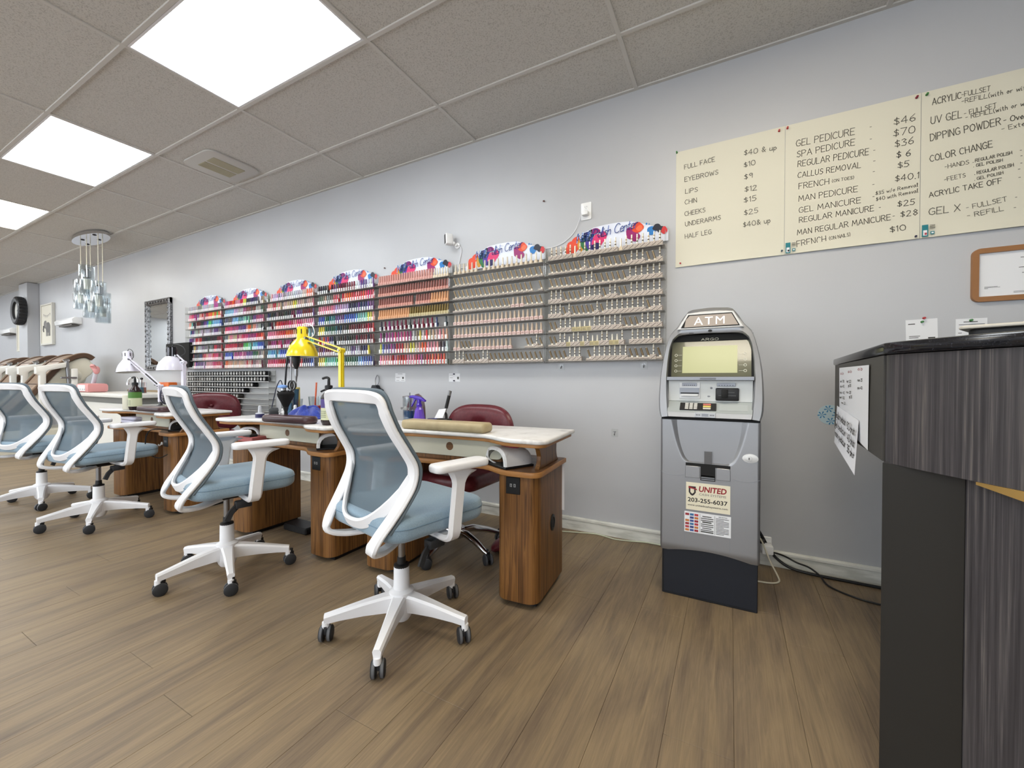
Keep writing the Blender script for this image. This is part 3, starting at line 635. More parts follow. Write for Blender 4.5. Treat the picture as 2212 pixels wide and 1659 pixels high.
def office_chair(name, label, loc, heading, leg0, cs):
    t = thing(name, label, 'office chair', loc, radians(heading), 'white office chairs with blue seats')
    # star base: one leg, one caster, turned five times
    lg = MB()
    prof = [(.030,.116,.030,.037),(.07,.115,.026,.034),(.15,.108,.021,.027),(.24,.096,.0175,.020),(.296,.087,.016,.0175)]
    vs = []
    for (x, z, hw, hh) in prof:
        a, b, c = hw, hh, .007
        for (u, v) in [(-a,-b),(a,-b),(a,b-c-.002),(a-c,b),(-a+c,b),(-a,b-c-.002)]: vs.append((x, u*(.72 if v == -b else 1), z+v))
    fs = []
    for i in range(len(prof)-1):
        for j in range(6): fs.append((i*6+j, i*6+(j+1) % 6, (i+1)*6+(j+1) % 6, (i+1)*6+j))
    fs += [tuple(range(6))[::-1], tuple(24+j for j in range(6))]
    lg.add(vs, fs, WHITE)
    lg.cyl((.290,0,.052), (.290,0,.075), .014, WHITE, n=12)
    lm = lg.mesh('leg'); cm = caster_mb().mesh('caster')
    for k in range(5):
        a = radians(leg0+72*k-heading)
        o = bpy.data.objects.new('leg', lm); COL.objects.link(o); o.parent = t; o.rotation_euler[2] = a
        c = bpy.data.objects.new('caster', cm); COL.objects.link(c); c.parent = o; c.location = (.290-.008*sin(cs[k]), 0, -.0002); c.rotation_euler[2] = cs[k]
    q = MB()
    q.lathe([(.030,.040),(.040,.055),(.046,.075),(.050,.160),(.030,.172)], WHITE, 24)
    q.lathe([(.033,.16),(.0315,.258),(.030,.262)], WHITE, 24); q.build('hub', t)
    q = MB(); q.lathe([(.031,.258),(.031,.268),(.022,.272)], BLACK, 20); q.lathe([(.0145,.268),(.0145,.43)], STEEL, 18); q.lathe([(.019,.268),(.017,.30)], BLACK, 18); q.build('gas_lift', t)
    q = MB(); q.box(-.075, .075, -.10, .11, .405, .452, BLACK, .012, 2); q.build('tilt_mechanism', t)
    q = MB()
    q.tube([(.07,.03,.425),(.15,.03,.42),(.19,.02,.405)], .007, BLACK); q.box(.17, .215, -.015, .055, .385, .42, RUBBER, .006, 2)
    q.sweep([(.19,.0,.40),(.20,-.035,.372),(.205,-.055,.335)], (1,0,0), flat(.03,.010), RUBBER); q.build('tilt_lever', t)
    # seat cushion in two layers with the seam between
    q = MB()
    def outl(k): return [(x*k, (y-.03)*k+.03) for x, y in rrect(-.245, .245, -.20, .275, .085, 6)]
    q.prism(outl(1.0), .452, .538, SEATM, .030, 5)
    q.tube([(p[0], p[1], .5060) for p in outl(1.0)], .0022, mat('seat_seam', (112,136,154), .9), n=5, closed=True)
    q.build('seat', t)
    # back frame: one flat band up the near rail, over the top and down to the far tail
    R = [(.030,-.02,.410),(.090,-.085,.413),(.138,-.17,.412),(.164,-.232,.432),(bw(.48),by(.48),.48)]
    R += [(bw(z), by(z), z) for z in (.54,.60,.66,.72,.78,.85,.91)]
    top = [(.196,by(.95),.950),(.172,by(.97)-.004,.968),(.10,-.222,.971),(0,-.228,.972)]
    P = R+top; full = P+[(-x, y, z) for x, y, z in P[-2::-1]]
    def nrm(p, i, L):
        a = Vector(L[max(i-1, 0)]); c = Vector(L[min(i+1, len(L)-1)]); T = (c-a)
        n = Vector((0, -T.z, T.y)); 
        if abs(T.z) < .012 and p[2] > .9: n = Vector((0,-1,-.25))
        if n.y > 0: n = -n
        if p[1] > -.15 and p[2] < .43: n = Vector((0,-.15,-1))
        if n.length < 1e-5: n = Vector((0,-1,0))
        return n.normalized()
    fine = cat_rom(full, 5); base_n = [nrm(p, i, full) for i, p in enumerate(full)]
    nf = [v.normalized() for v in cat_rom(base_n, 5)]
    sc = []
    for p in fine: sc.append(((1.0 if p.z < .92 else .86) if p.z > .44 else (.82 if p.y < -.1 else .66), 1))
    q = MB(); q.sweep(fine, nf, flat(.056, .020), WHITE, scale=sc)
    # lower lip of the mesh panel
    def zl(s): return .500+.175*abs(s)**3.2
    lip = [(s*bw(zl(s))*.985, by(zl(s))+.002-.012*(1-abs(s)), zl(s)) for s in [i/10-1 for i in range(21)]]
    q.sweep(lip, (0,-.8,-.35), flat(.046, .016), WHITE)
    q.build('back_frame', t)
    q = MB()
    up = [Vector((bw(z)+.009*sg*0, by(z), z)) for z in (.47,.54,.60,.66,.72,.78,.85,.91)]+[Vector((.196,by(.95),.950)),Vector((.172,by(.97),.968)),Vector((.10,-.217,.971)),Vector((0,-.222,.972))] if False else None
    L2 = [(bw(z), by(z)+.016, z) for z in (.50,.56,.62,.66,.72,.78,.85,.91)]+[(.197,by(.95)+.014,.950),(.173,by(.97)+.012,.969),(.10,-.208,.973),(0,-.214,.974)]
    full2 = cat_rom(L2+[(-x, y, z) for x, y, z in L2[-2::-1]], 4)
    q.sweep(full2, [Vector((0,-1,.0)) for _ in full2], flat(.060, .011), EDGE); q.build('mesh_edge', t)
    q = MB()
    def ms(u, v):
        s = u*2-1; z0 = zl(s); z = z0+(.965-z0)*v; return (s*(bw(z)-.006), by(z)+.012-.020*(1-s*s)*(.3+.7*v), z)
    q.grid(ms, 20, 26, MESHM); q.build('mesh_panel', t)
    # arms
    for s in (-1, 1):
        q = MB()
        pts = [(s*.10,.045,.437),(s*.20,.045,.430),(s*.258,.045,.432),(s*.277,.047,.452),(s*.279,.052,.50),(s*.279,.064,.60),(s*.279,.072,.665),(s*.279,.078,.694)]
        fi = cat_rom(pts, 4)
        nn = [(Vector((0,0,-1)) if p.z < .4395 and abs(p.x) < .25 else (Vector((s*.7,0,-.7)) if p.z < .455 else Vector((s,0,0)))) for p in fi]
        sc = [(1.0 if p.z < .63 else 1.0+3.0*((p.z-.63)/.064)**2*.62, 1.0) for p in fi]
        q.sweep(fi, nn, flat(.060, .026), WHITE, scale=sc); a = q.build('armrest', t)
        q = MB(); X = TR(s*.276, .078, 0) @ RZ(-s*4)
        q.prism([(x, y) for x, y in rrect(-.042, .042, -.128, .125, .03, 5)], .692, .722, WHITE, .010, 3, X=X); q.build('arm_pad', a)
    return t
rr = random.Random(3)
CH = [('white mesh back office chair with blue seat in front of the first table',(-1.200,1.273,0),-13,-63,(1.78,.66,-.55,-1.8,-3.3)),
('white mesh back office chair pulled up to the middle table with the cup',(-2.37,1.20,0),-12,-24,(-.05,-1.2,-2.5,2.4,1.35)),
('white mesh back office chair by the far table with the green labelled bottle',(-4.03,1.19,0),7,-26,(.2,-1.1,-2.3,2.7,1.5)),
('white mesh back office chair cut by the frame edge, last of the four',(-5.03,1.14,0),18,-14,(.5,-1.2,-2.4,2.5,1.2))]
for c in CH: office_chair('office_chair', *c)
# ------------------------------------------------------------------ maroon technician chairs
def tech_chair(label, loc, heading, zt=0.865):
    t = thing('technician_chair', label, 'chair', loc, radians(heading), 'maroon technician chairs')
    lg = MB()
    pts = [(.03,0,.115),(.10,0,.118),(.19,0,.095),(.26,0,.068),(.285,0,.062)]
    lg.tube(pts, [.020,.022,.019,.015,.013], CHROME, n=12); lm = lg.mesh('leg'); cm = caster_mb().mesh('caster')
    for k in range(5):
        o = bpy.data.objects.new('leg', lm); COL.objects.link(o); o.parent = t; o.rotation_euler[2] = radians(20+72*k)
        c = bpy.data.objects.new('caster', cm); COL.objects.link(c); c.parent = o; c.location = (.285,0,-.0002); c.rotation_euler[2] = .6*k
    q = MB(); q.lathe([(.03,.075),(.045,.085),(.045,.14),(.03,.15)], CHROME, 20); q.lathe([(.026,.15),(.026,.40)], CHROME, 20); q.build('gas_lift', t)
    q = MB(); q.box(-.12, .12, -.12, .12, .395, .42, BLACK, .008, 2); q.build('seat_plate', t)
    q = MB(); q.prism(rrect(-.25, .25, -.24, .24, .11, 6), .418, .505, MAROON, .034, 4); q.build('seat', t)
    # puffed back, convex outline
    zb = zt-.40; zc = (zt+zb)/2
    def pt(u, v, side):
        a = 2*pi*u; r = v**.85
        ex = abs(cos(a))**.62*(1 if cos(a) >= 0 else -1); ez = abs(sin(a))**.72*(1 if sin(a) >= 0 else -1)
        x = .262*ex*r; z = zc+.20*ez*r
        th = .052*max(0, 1-r**3)**.5
        d = ((x)**2+(z-zc-.07)**2)**.5; th -= .026*math.exp(-(d/.045)**2)
        for (qx, qz) in ((-.17,-.16),(.17,-.16)):      # tuft folds from the button
            L = Vector((qx, qz)); pvec = Vector((x, z-zc-.07)); k = pvec.dot(L)/L.dot(L)
            if 0 < k < 1: th -= .008*math.exp(-((pvec-L*k).length/.010)**2)
        return (x, -.265+side*th-.16*x*x*0+.5*x*x, z)
    q = MB()
    q.grid(lambda u, v: pt(u, max(v, .002), 1), 56, 22, MAROON, flip=False); q.grid(lambda u, v: pt(u, max(v, .002), -1), 56, 22, MAROON, flip=True)
    q.tube([pt(i/56, 1.0, 0) for i in range(56)], .0045, MAROON, n=6, closed=True)
    bk = q.build('backrest', t, ang=60)
    for s in (-1, 1):
        q = MB(); q.ell((0,-.265+s*.030,zc+.07), .015, .009, .015, MAROON); q.build('button', bk)
    q = MB(); q.sweep([(0,-.10,.405),(0,-.25,.42),(0,-.335,.50),(0,-.328,zc)], [(0,-.1,-1),(0,-.5,-.8),(0,-1,-.2),(0,-1,0)], flat(.06,.010), BLACK); q.build('back_bracket', t)
    return t
tech_chair('maroon button tufted technician chair behind the first table with the beige arm rest', (-1.455,2.02,0), 178)
tech_chair('maroon technician chair seen edge on, between the purple spray bottle and the wall', (-2.20,2.12,0), 124, 0.925)
tech_chair('maroon button tufted technician chair in front of the powder jar rack', (-4.60,2.12,0), 228, 0.885)
# ------------------------------------------------------------------ manicure tables
STONE = mat('white_worktop', rough=0.25); noise_col(STONE, [(0.3,(206,204,202)),(0.42,(228,226,224)),(0.7,(234,233,231))], (14,14,14), 1, 5)
DRAWF = mat('cream_drawer', (214,212,194), 0.4)
def wave(hx, y0, dip, yb, r=.05, n=28):
    """table outline: straight back at yb, front at y0 with a bay in the middle"""
    P = []
    a = []
    for i in range(n+1):
        x = -hx+r+(2*hx-2*r)*i/n; d = abs(x)/hx
        k = 1 if d < .35 else (0 if d > .74 else .5+.5*cos(pi*(d-.35)/.39)); a.append((x, y0+dip*k))
    P += a
    for k in range(1, 6): ang = radians(-90+90*k/5); P.append((hx-r+r*cos(ang), y0+r+r*sin(ang)))
    P += [(hx, yb), (-hx, yb)]
    for k in range(0, 5): ang = radians(180+90*k/5); P.append((-hx+r+r*cos(ang), y0+r+r*sin(ang)))
    return P
def nail_table(label, loc, rz, hx=.52):
    t = thing('manicure_table', label, 'table', loc, radians(rz), 'manicure tables along the wall')
    for s in (-1, 1):
        xi, xo = sorted((s*(hx-.22), s*(hx-.015)))
        q = MB(); q.prism(rrect(xi, xo, -.175, .20, .055, 7, (1,0,0,1)), .026, .6, DESKW); p = q.build('pedestal', t)
        q = MB(); q.box(xi+.02, xo-.02, -.13, .19, .0, .026, BLACK); q.build('plinth', p)
        if s > 0:
            q = MB(); q.box(xi+.055, xi+.125, -.179, -.1745, .515, .592, BLACK, .002, 1)
            for k in (-1, 1): q.box(xi+.09+k*.009-.005, xi+.09+k*.009+.005, -.1805, -.179, .548, .562, mat('socket_grey', (150,150,150), .5)); q.box(xi+.09+k*.009-.0015, xi+.09+k*.009+.0015, -.1812, -.1805, .551, .559, BLACK)
            q.build('power_socket', p)
            q = MB(); q.lathe([(.032,0),(.032,.004),(.022,.006),(.018,.002)], BLACK, 20, X=TR(xo, .04, .335) @ RYm(90) @ Matrix.Diagonal((1.25,1,1,1))); q.build('cable_grommet', p)
            q = MB(); q.box(xo-.002, xo+.012, .196, .2, .35, .6, WHITE); q.build('white_edge_strip', p)
    q = MB(); q.prism(wave(hx+.005, -.205, .085, .205), .600, .624, EDGEW, .004, 2)
    w1 = wave(hx, -.200, .085, .200); q.prism(w1, .6225, .6248, DESKH); q.build('lower_shelf', t)
    q = MB(); q.prism(rrect(-.30, .30, -.085, .18, .03, 4, (1,0,0,1)), .625, .738, DESKW); dr = q.build('drawer_box', t)
    q = MB()
    # drawer front bowed with the table edge
    fp = rrect(-.298, .298, .645, .737, .03, 5, (1,0,0,1))
    q.prism([(x, z) for x, z in fp], .086, .094, DRAWF, .002, 1, X=UP_WALL); df = q.build('drawer_front', dr)
    q = MB(); q.lathe([(.021,.0940),(.021,.0948),(.016,.0944)], DESKH, 20, X=UP_WALL @ TR(0, .694, 0)); q.build('finger_hole', df)
    for s in (-1, 1):      # waisted end supports
        P = [(-.175,.625),(.165,.625)]+[(.165-.055*sin(pi*k/8)-.0*k, .625+.113*k/8) for k in range(1, 9)]+[(-.150+.0*k+.05*sin(pi*k/8)-.02, .738-.113*k/8) for k in range(0, 8)]
        P = [(-.13,.625),(.155,.625),(.135,.645),(.125,.675),(.128,.705),(.15,.738),(-.155,.738),(-.118,.712),(-.102,.68),(-.108,.648)]
        q = MB(); q.prism(P, -.011, .011, DESKW, .002, 1, X=TR(s*(hx-.034), 0, 0) @ RZ(90) @ RX(90)); q.build('end_support', t)
    q = MB(); q.prism(wave(hx+.035, -.230, .09, .195), .738, .755, EDGEW, .004, 2); top = q.build('top_edging', t)
    q = MB(); q.prism(wave(hx+.05, -.245, .09, .205), .755, .775, STONE, .007, 3); q.build('worktop', t)
    return t
TABZ = 0.775
T1, T2, T3 = (-1.265,1.775,0), (-2.47,1.70,0), (-4.255,1.68,0)
nail_table('walnut and white manicure table beside the payment machine, beige arm rest on top', T1, 4)
nail_table('walnut and white manicure table under the yellow lamp, cluttered with tools', T2, 0)
nail_table('walnut and white manicure table under two white lamps, farthest along the wall', T3, 0, .575)
# ------------------------------------------------------------------ payment machine
SILV = mat('silver_paint', (150,151,154), 0.38, 0.7); SILVD = mat('silver_dark', (140,143,150), 0.36, 0.35); SILVL = mat('silver_light', (208,209,210), 0.4, 0.1)  # SILVD is a darker silver for seams and trim
NAVY = mat('dark_navy_steel', (20,24,34), 0.5); GAP = mat('black_gap', (10,10,10), 0.7)
XC = -0.0875
t = thing('cash_machine', 'silver cash machine with lit ATM sign standing against the grey wall', 'cash machine', (XC, 2.06, 0))
q = MB(); q.box(-.200, .200, .030, .45, .0005, .235, NAVY, .003, 1); q.box(-.196, -.192, .0285, .031, .006, .23, GAP); q.box(-.19, .19, .0285, .031, .008, .011, GAP); q.build('plinth', t)
# lower door with a concave funnel: height field over x,z
def outz(x): return .222+.022*max(0, 1-(abs(x)/.17)**2)*(abs(x) < .17)
def fdepth(x, z):
    # funnel half width narrows downwards
    if z < .655: return 0
    k = (z-.655)/(.842-.655); hw = .088+.070*k**.55
    d = hw-abs(x)
    if d < 0: return 0
    return .030*min(1, d/.028)**.8*(1-.55*k)
def door(u, v):
    x = -.206+.412*u; z0 = outz(x); z = z0+(.845-z0)*v
    e = max(0, abs(x)-.196)/.010
    return (x, fdepth(x, z)+.012*e*e+(.010*max(0, (.26-z)/.04)**2 if z < .26 else 0), z)
q = MB(); q.grid(door, 96, 96, SILV); q.box(-.206, .206, .012, .45, .245, .845, SILV)
dr = q.build('lower_door', t, ang=55)
q = MB()
for x in (-.096, .090): q.box(x-.001, x+.001, -.0006, .002, .25, .62, SILVD)
for s in (-1, 1):
    pts = [(s*.206,-.0004,.598),(s*.17,-.0004,.585),(s*.13,-.0004,.584),(s*.10,-.0004,.590)]
    q.tube(cat_rom(pts, 4), .0009, SILVD, n=5)
q.tube([(-.1,-.0004,.575),(.09,-.0004,.575)], .0009, SILVD, n=5)
q.build('door_seams', dr)
q = MB(); q.box(-.094, .090, -.002, .02, .634, .648, GAP); q.box(-.031, .030, -.004, .02, .572, .648, GAP); q.box(-.0155, .0155, -.001, .028, .645, .705, mat('smoke_grey', (92,92,94), .3))
for k in range(3): q.box(-.028, .027, -.006+.001*k, -.003, .576+.008*k, .580+.008*k, SILVD)
q.build('cash_slot', t)
for s, (xa, xb) in ((-1, (-.096,-.034)), (1, (.033,.090))):
    q = MB(); q.prism(rrect(xa, xb, .58, .634, .008, 4, (0, 1, 1, 0)), 0, .004, SILV, .0015, 1, X=UP_WALL); q.build('slot_cheek', t)
q = MB(); X = UP_WALL @ TR(.1665, .689, 0)
q.lathe([(.028,0),(.028,.0015),(.025,.0025),(.001,.0024)], SILVL, 24, X=X @ Matrix.Diagonal((1.1,.72,1,1))); q.lathe([(.0125,.0),(.0125,.006),(.010,.007)], SILVL, 18, X=X @ TR(-.005,0,0)); q.box(-.0065,-.0035,-.005,.005,.007,.0078, GAP, X=X); q.build('key_lock', t)
# stickers
CRM = mat('cream_sticker', (226,219,196), 0.4); RED = mat('sign_dark_red', (142,28,36), 0.5)
q = MB(); q.box(-.0915, .0905, -.0028, -.0012, .431, .558, CRM); st = q.build('company_sticker', t)
q = MB(); Z = lambda x, z: UP_WALL @ TR(x, z, .0031)
q.add([(-.080,.540,0),(-.050,.540,0),(-.050,.512,0),(-.058,.500,0),(-.065,.496,0),(-.072,.500,0),(-.080,.512,0)], [(0,1,2,3,4,5,6)], mat('shield_dark', (40,30,34), .5), Z(0, 0))
q.add([(-.073,.533,0),(-.057,.533,0),(-.057,.513,0),(-.065,.505,0),(-.073,.513,0)], [(0,1,2,3,4)], CRM, UP_WALL @ TR(0, 0, .0034))
q.add([(-.081,.540,0),(-.046,.530,0),(-.044,.523,0),(-.06,.528,0),(-.081,.531,0)], [(0,1,2,3,4)], RED, UP_WALL @ TR(0, 0, .0037))
font_mesh(q, 'UNITED', Z(-.037, .518), RED, width=.113, h=.026, bold=.03, shear=.15)
font_mesh(q, 'CASH SYSTEMS', Z(-.036, .502), mat('print_grey', (96,96,98), .5), width=.110, h=.010, shear=.1)
font_mesh(q, '203-255-6037', Z(-.084, .468), INKB, width=.164, h=.020, bold=.02)
font_mesh(q, 'www.unitedcashsystems.com', Z(-.085, .447), INKB, width=.166, h=.011, bold=.012); q.build('print', st)['kind'] = 'stuff'
q = MB(); q.box(-.098, .094, -.0028, -.0012, .326, .421, PAPER); st = q.build('notice_sticker', t)
q = MB(); cols = [(196,120,60),(60,70,130),(180,60,70),(60,110,160),(150,40,50),(70,90,150)]
k = 0
for i in range(3):
    for j in range(6):
        if RNG.random() < .12: continue
        q.box(-.094+i*.0195, -.094+i*.0195+.0165, -.0034, -.0028, .331+j*.0145, .331+j*.0145+.010, mat('card_mark_%d' % ((i*5+j*2) % 6), cols[(i*5+j*2) % 6], .5))
for x in (-.0325, .0285): q.box(x, x+.0012, -.0034, -.0028, .331, .416, INK)
for j in range(9): q.box(-.028+(.006 if j % 3 == 2 else 0), .024-(.008 if j % 3 == 2 else 0), -.0034, -.0028, .334+j*.0089, .3375+j*.0089+(.002 if j in (0, 5) else 0), INK)
for j in range(12): q.box(.034, .086-(.02 if j % 5 == 0 else 0), -.0034, -.0028, .334+j*.0064, .3362+j*.0064, INK)
font_mesh(q, 'FEE NOTICE', Z(.045, .411), INKB, width=.034, h=.005, bold=.02)
q.build('print', st)['kind'] = 'stuff'
# head: side cheeks and bezel in one ring, leaning back
LEAN = .20
sh = Matrix(((1,0,0,0),(0,1,LEAN,-LEAN*.90),(0,0,1,0),(0,0,0,1)))
right = [(.205,.856),(.214,.885),(.217,.94),(.216,1.0),(.212,1.07),(.204,1.13),(.193,1.185),(.180,1.235),(.166,1.268),(.146,1.283),(.122,1.327),(.098,1.362),(.084,1.371)]
outer = right+[(0,1.377)]+[(-x, z) for x, z in right[::-1]]
q = MB()
def ringpts(sc): return outer
inn_r = [(.166,.862),(.170,.90),(.176,.96),(.180,1.04),(.178,1.12),(.172,1.18),(.160,1.222),(.140,1.243),(.110,1.250)]
inner = inn_r+[(0,1.253)]+[(-x, z) for x, z in inn_r[::-1]]
def resample(P, n):
    P = [Vector(p) for p in P]; L = [0]
    for a, b in zip(P, P[1:]): L.append(L[-1]+(b-a).length)
    out = []
    for i in range(n):
        d = L[-1]*i/(n-1); k = 0
        while k < len(L)-2 and L[k+1] < d: k += 1
        s = (d-L[k])/(L[k+1]-L[k]) if L[k+1] > L[k] else 0; out.append(P[k].lerp(P[k+1], s))
    return out
n = 60; O = resample(outer, n); I = resample(inner, n)
rings = []
for i in range(n):
    o, a = O[i], I[i]; m1 = o.lerp(a, .18); m2 = o.lerp(a, .86)
    rings.append([(o.x, .30, o.y), (o.x, .010, o.y), (m1.x, -.012, m1.y), (m2.x, -.014, m2.y), (a.x, -.006, a.y), (a.x, .060, a.y)])
vs = [p for r_ in rings for p in r_]; fs = []
for i in range(n-1):
    for j in range(5): fs.append((i*6+j, i*6+j+1, (i+1)*6+j+1, (i+1)*6+j))
fs += [tuple(j for j in range(6)), tuple((n-1)*6+j for j in range(6))[::-1]]
q.add(vs, [f[::-1] for f in fs], SILV, sh)
q.prism([(p.x, p.y) for p in O[::-1]], -.31, -.295, SILV, X=sh @ UP_WALL)
hd = q.build('head_shell', t, ang=40)
q = MB(); q.box(-.204, .204, .012, .40, .846, .856, GAP); q.build('shadow_gap', t)
# inside the ring, from the bottom: lip, key deck, fascia, ledge, screen
q = MB()
q.add([(-.168,-.028,.862),(.168,-.028,.862),(.172,-.030,.884),(-.172,-.030,.884),(-.168,.05,.862),(.168,.05,.862),(.172,.03,.884),(-.172,.03,.884)], [(0,1,2,3),(3,2,6,7),(1,0,4,5),(0,3,7,4),(2,1,5,6)], SILVL); q.build('front_lip', t)
q = MB(); q.add([(-.172,-.030,.8845),(.172,-.030,.8845),(.176,.030,.932),(-.176,.030,.932)], [(0,1,2,3)], mat('deck_grey', (158,164,164), .4)); dk = q.build('key_deck', t)
DX = Matrix(((1,0,0,0),(0,.060/.0763,-.0475/.0763,-.030),(0,.0475/.0763,.060/.0763,.8845),(0,0,0,1)))     # deck plane: y runs up the slope
q = MB(); q.box(-.120, .032, .012, .062, .0005, .004, BLACK, .001, 1, X=DX); kp = q.build('keypad', t)
for i in range(3):
    for j in range(4):
        q = MB(); q.box(-.098+i*.0185, -.083+i*.0185, .0165+j*.0108, .025+j*.0108, .004, .0065, mat('key_cap', (198,196,190), .4), .0008, 1, X=DX); q.build('key', kp)
for j, c in enumerate(((206,200,190),(214,196,110),(196,110,96))):
    q = MB(); q.box(-.022, .010, .018+j*.0135, .028+j*.0135, .004, .0065, mat('key_wide_%d' % j, c, .4), .0008, 1, X=DX); q.build('key', kp)
q = MB(); q.box(.045, .155, .016, .058, .0003, .0012, mat('palm_grey', (166,172,172), .45), X=DX); q.build('palm_plate', dk)
q = MB(); q.prism(rrect(-.055, .030, .855+.008, .855+.030, .004, 3), .0285, .0335, mat('badge_grey', (186,190,196), .35), .001, 1, X=UP_WALL)
for k in range(3):
    for s in (-1, 1): q.box(-.0125+s*(.022+k*.0065)-.0016, -.0125+s*(.022+k*.0065)+.0016, -.0342, -.0335, .872, .876, INKB)
q.box(-.026, .001, -.0342, -.0335, .868, .880, SILVD); q.build('lip_badge', t)
q = MB(); q.box(-.176, .176, .030, .06, .932, 1.030, mat('fascia_white', (206,209,208), .4), .002, 1); fa = q.build('fascia', t)
q = MB(); q.box(-.126, -.036, .0262, .031, .944, 1.022, SILVL, .001, 1); q.box(-.124, -.040, .022, .0265, .966, .995, SILVD); q.box(-.118, -.044, .012, .0265, .957, .966, SILVL, .001, 1); q.box(-.120, -.042, .0205, .0225, .968, .973, GAP); q.build('receipt_slot', t)
q = MB()
for (xa, xb) in ((-.114,-.050),(.033,.108)): q.box(xa, xb, .0245, .0262, 1.003, 1.018, SILVD, .001, 1); [q.box(xa+.008+k*(xb-xa-.02)/5, xa+.011+k*(xb-xa-.02)/5, .0238, .0245, 1.006, 1.009, INKB) for k in range(6)]
q.build('direction_lights', fa)
q = MB(); q.box(.028, .122, .018, .031, .938, .996, BLACK, .005, 2); q.box(.052, .078, .006, .02, .950, .990, GAP, .004, 2); q.box(.078, .104, .0155, .019, .974, .977, mat('slot_grey', (70,70,70), .4)); q.box(.04, .110, .0155, .019, .960, .963, mat('slot_grey', (70,70,70), .4)); q.build('card_reader', t)
q = MB(); q.ell((.010,.030,.995), .005, .003, .005, SILVD); q.ell((.0,.030,.957), .006, .002, .004, SILVD); q.build('headphone_jack', fa)
q = MB(); q.box(-.180, .180, .000, .06, 1.030, 1.047, SILVD, .002, 1); q.box(-.036, .03, -.001, .0005, 1.034, 1.042, mat('ledge_dark', (110,114,120), .5)); q.build('ledge', t)
# screen glass
SX = TR(0, .052, 1.047) @ RX(-12)      # local z runs up the leaning glass
GLS = mat('olive_glass', (92,92,72), 0.12, coat=0.5)
q = MB(); q.box(-.178, .178, -.0005, .012, 0, .205, GAP, X=SX); q.box(-.166, .170, -.0012, -.0005, .001, .172, GLS, X=SX); sc = q.build('screen_glass', t)
q = MB(); q.box(-.117, .115, -.0030, -.0012, .018, .148, mat('screen_lit', (40,40,40), .2, emit=(lin((206,206,150)), .72)), X=SX); q.build('display', sc)
q = MB()
for s in (-1, 1):
    for k in range(4):
        X = SX @ TR(s*(.146), -.0016, .028+k*.0262) @ RX(90)
        q.lathe([(.0066,0),(.0066,.0008),(.0045,.0008),(.0045,0)], mat('print_pale', (206,206,190), .5), 14, X=X, caps=False)
        q.box(s*.130-.0095, s*.130+.0095, -.0022, -.0014, .0275+k*.0262, .0286+k*.0262, mat('print_pale', (206,206,190), .5), X=SX)
write(q, 'ARGO', SX @ TR(-.037,-.0024,.176) @ RX(90), mat('print_pale', (206,206,190), .5), width=.074, h=.011, pen=.0016); q.build('print', sc)['kind'] = 'stuff'
# lit sign on top
def sgn(pts, y0, y1, m, nm, par, bev=0):
    q = MB(); q.prism(pts, -y1, -y0, m, bev, 1, X=sh @ UP_WALL); return q.build(nm, par)
SB = mat('sign_lit', (118,108,100), .35, emit=(lin((205,192,178)), .34)); SL = mat('sign_letters', (240,240,235), .3, emit=((1,.98,.93), .80))
sf = sgn([(-.140,1.272),(.140,1.272),(.098,1.349),(.04,1.354),(-.04,1.354),(-.098,1.349)], -.026, -.012, SILVL, 'sign_frame', t, .003)
sgn([(-.124,1.279),(.124,1.279),(.092,1.342),(-.092,1.342)], -.0272, -.0255, GAP, 'sign_recess', sf)
sgn([(-.108,1.282),(.117,1.284),(.090,1.337),(-.086,1.337),(-.102,1.318)], -.0290, -.0268, SB, 'sign_face', sf)
q = MB(); font_mesh(q, 'ATM', sh @ UP_WALL @ TR(-.066, 1.291, .0296), SL, width=.128, h=.036, bold=-.004, spacing=1.25); q.build('sign_letters', sf)
q = MB(); q.lathe([(.0085,0),(.0085,.002),(.005,.003)], BLACK, 16, X=sh @ UP_WALL @ TR(.002, 1.2615, .014) @ Matrix.Diagonal((1,.7,1,1))); q.box(-.088,-.068,-.0165,-.0135,1.2535,1.2555, GAP, X=sh); q.build('camera_eye', hd)
# ------------------------------------------------------------------ reception counter
LAM = mat('dark_striped_laminate', rough=0.34, spec=0.4)
def lam():
    N, L, B = nodes(LAM); g = N.new('ShaderNodeNewGeometry'); sp = N.new('ShaderNodeSeparateXYZ'); L.new(g.outputs['Position'], sp.inputs[0])
    a1 = N.new('ShaderNodeMath'); a1.operation = 'MULTIPLY'; a1.inputs[1].default_value = .75; L.new(sp.outputs[1], a1.inputs[0])
    a2 = N.new('ShaderNodeMath'); a2.operation = 'SUBTRACT'; L.new(sp.outputs[0], a2.inputs[0]); L.new(a1.outputs[0], a2.inputs[1])
    cb = N.new('ShaderNodeCombineXYZ'); L.new(a2.outputs[0], cb.inputs[0])
    z = N.new('ShaderNodeMath'); z.operation = 'MULTIPLY'; z.inputs[1].default_value = .012; L.new(sp.outputs[2], z.inputs[0]); L.new(z.outputs[0], cb.inputs[1])
    n = N.new('ShaderNodeTexNoise'); n.inputs['Scale'].default_value = 120; n.inputs['Detail'].default_value = 4; n.inputs['Roughness'].default_value = .75; L.new(cb.outputs[0], n.inputs['Vector'])
    r = N.new('ShaderNodeValToRGB'); el = r.color_ramp.elements; el.new(.5); el.new(.5)
    for e, (p, c) in zip(el, [(.30,(44,42,44)),(.52,(66,63,65)),(.62,(84,80,80)),(.74,(128,120,110))]): e.position = p; e.color = (*lin(c), 1)
    L.new(n.outputs['Fac'], r.inputs[0]); L.new(r.outputs[0], B.inputs['Base Color'])
lam()
DARKL2 = mat('dark_brown_laminate', (34,32,29), 0.55)
DARKL = mat('dark_grey_laminate', (62,59,54), 0.45)
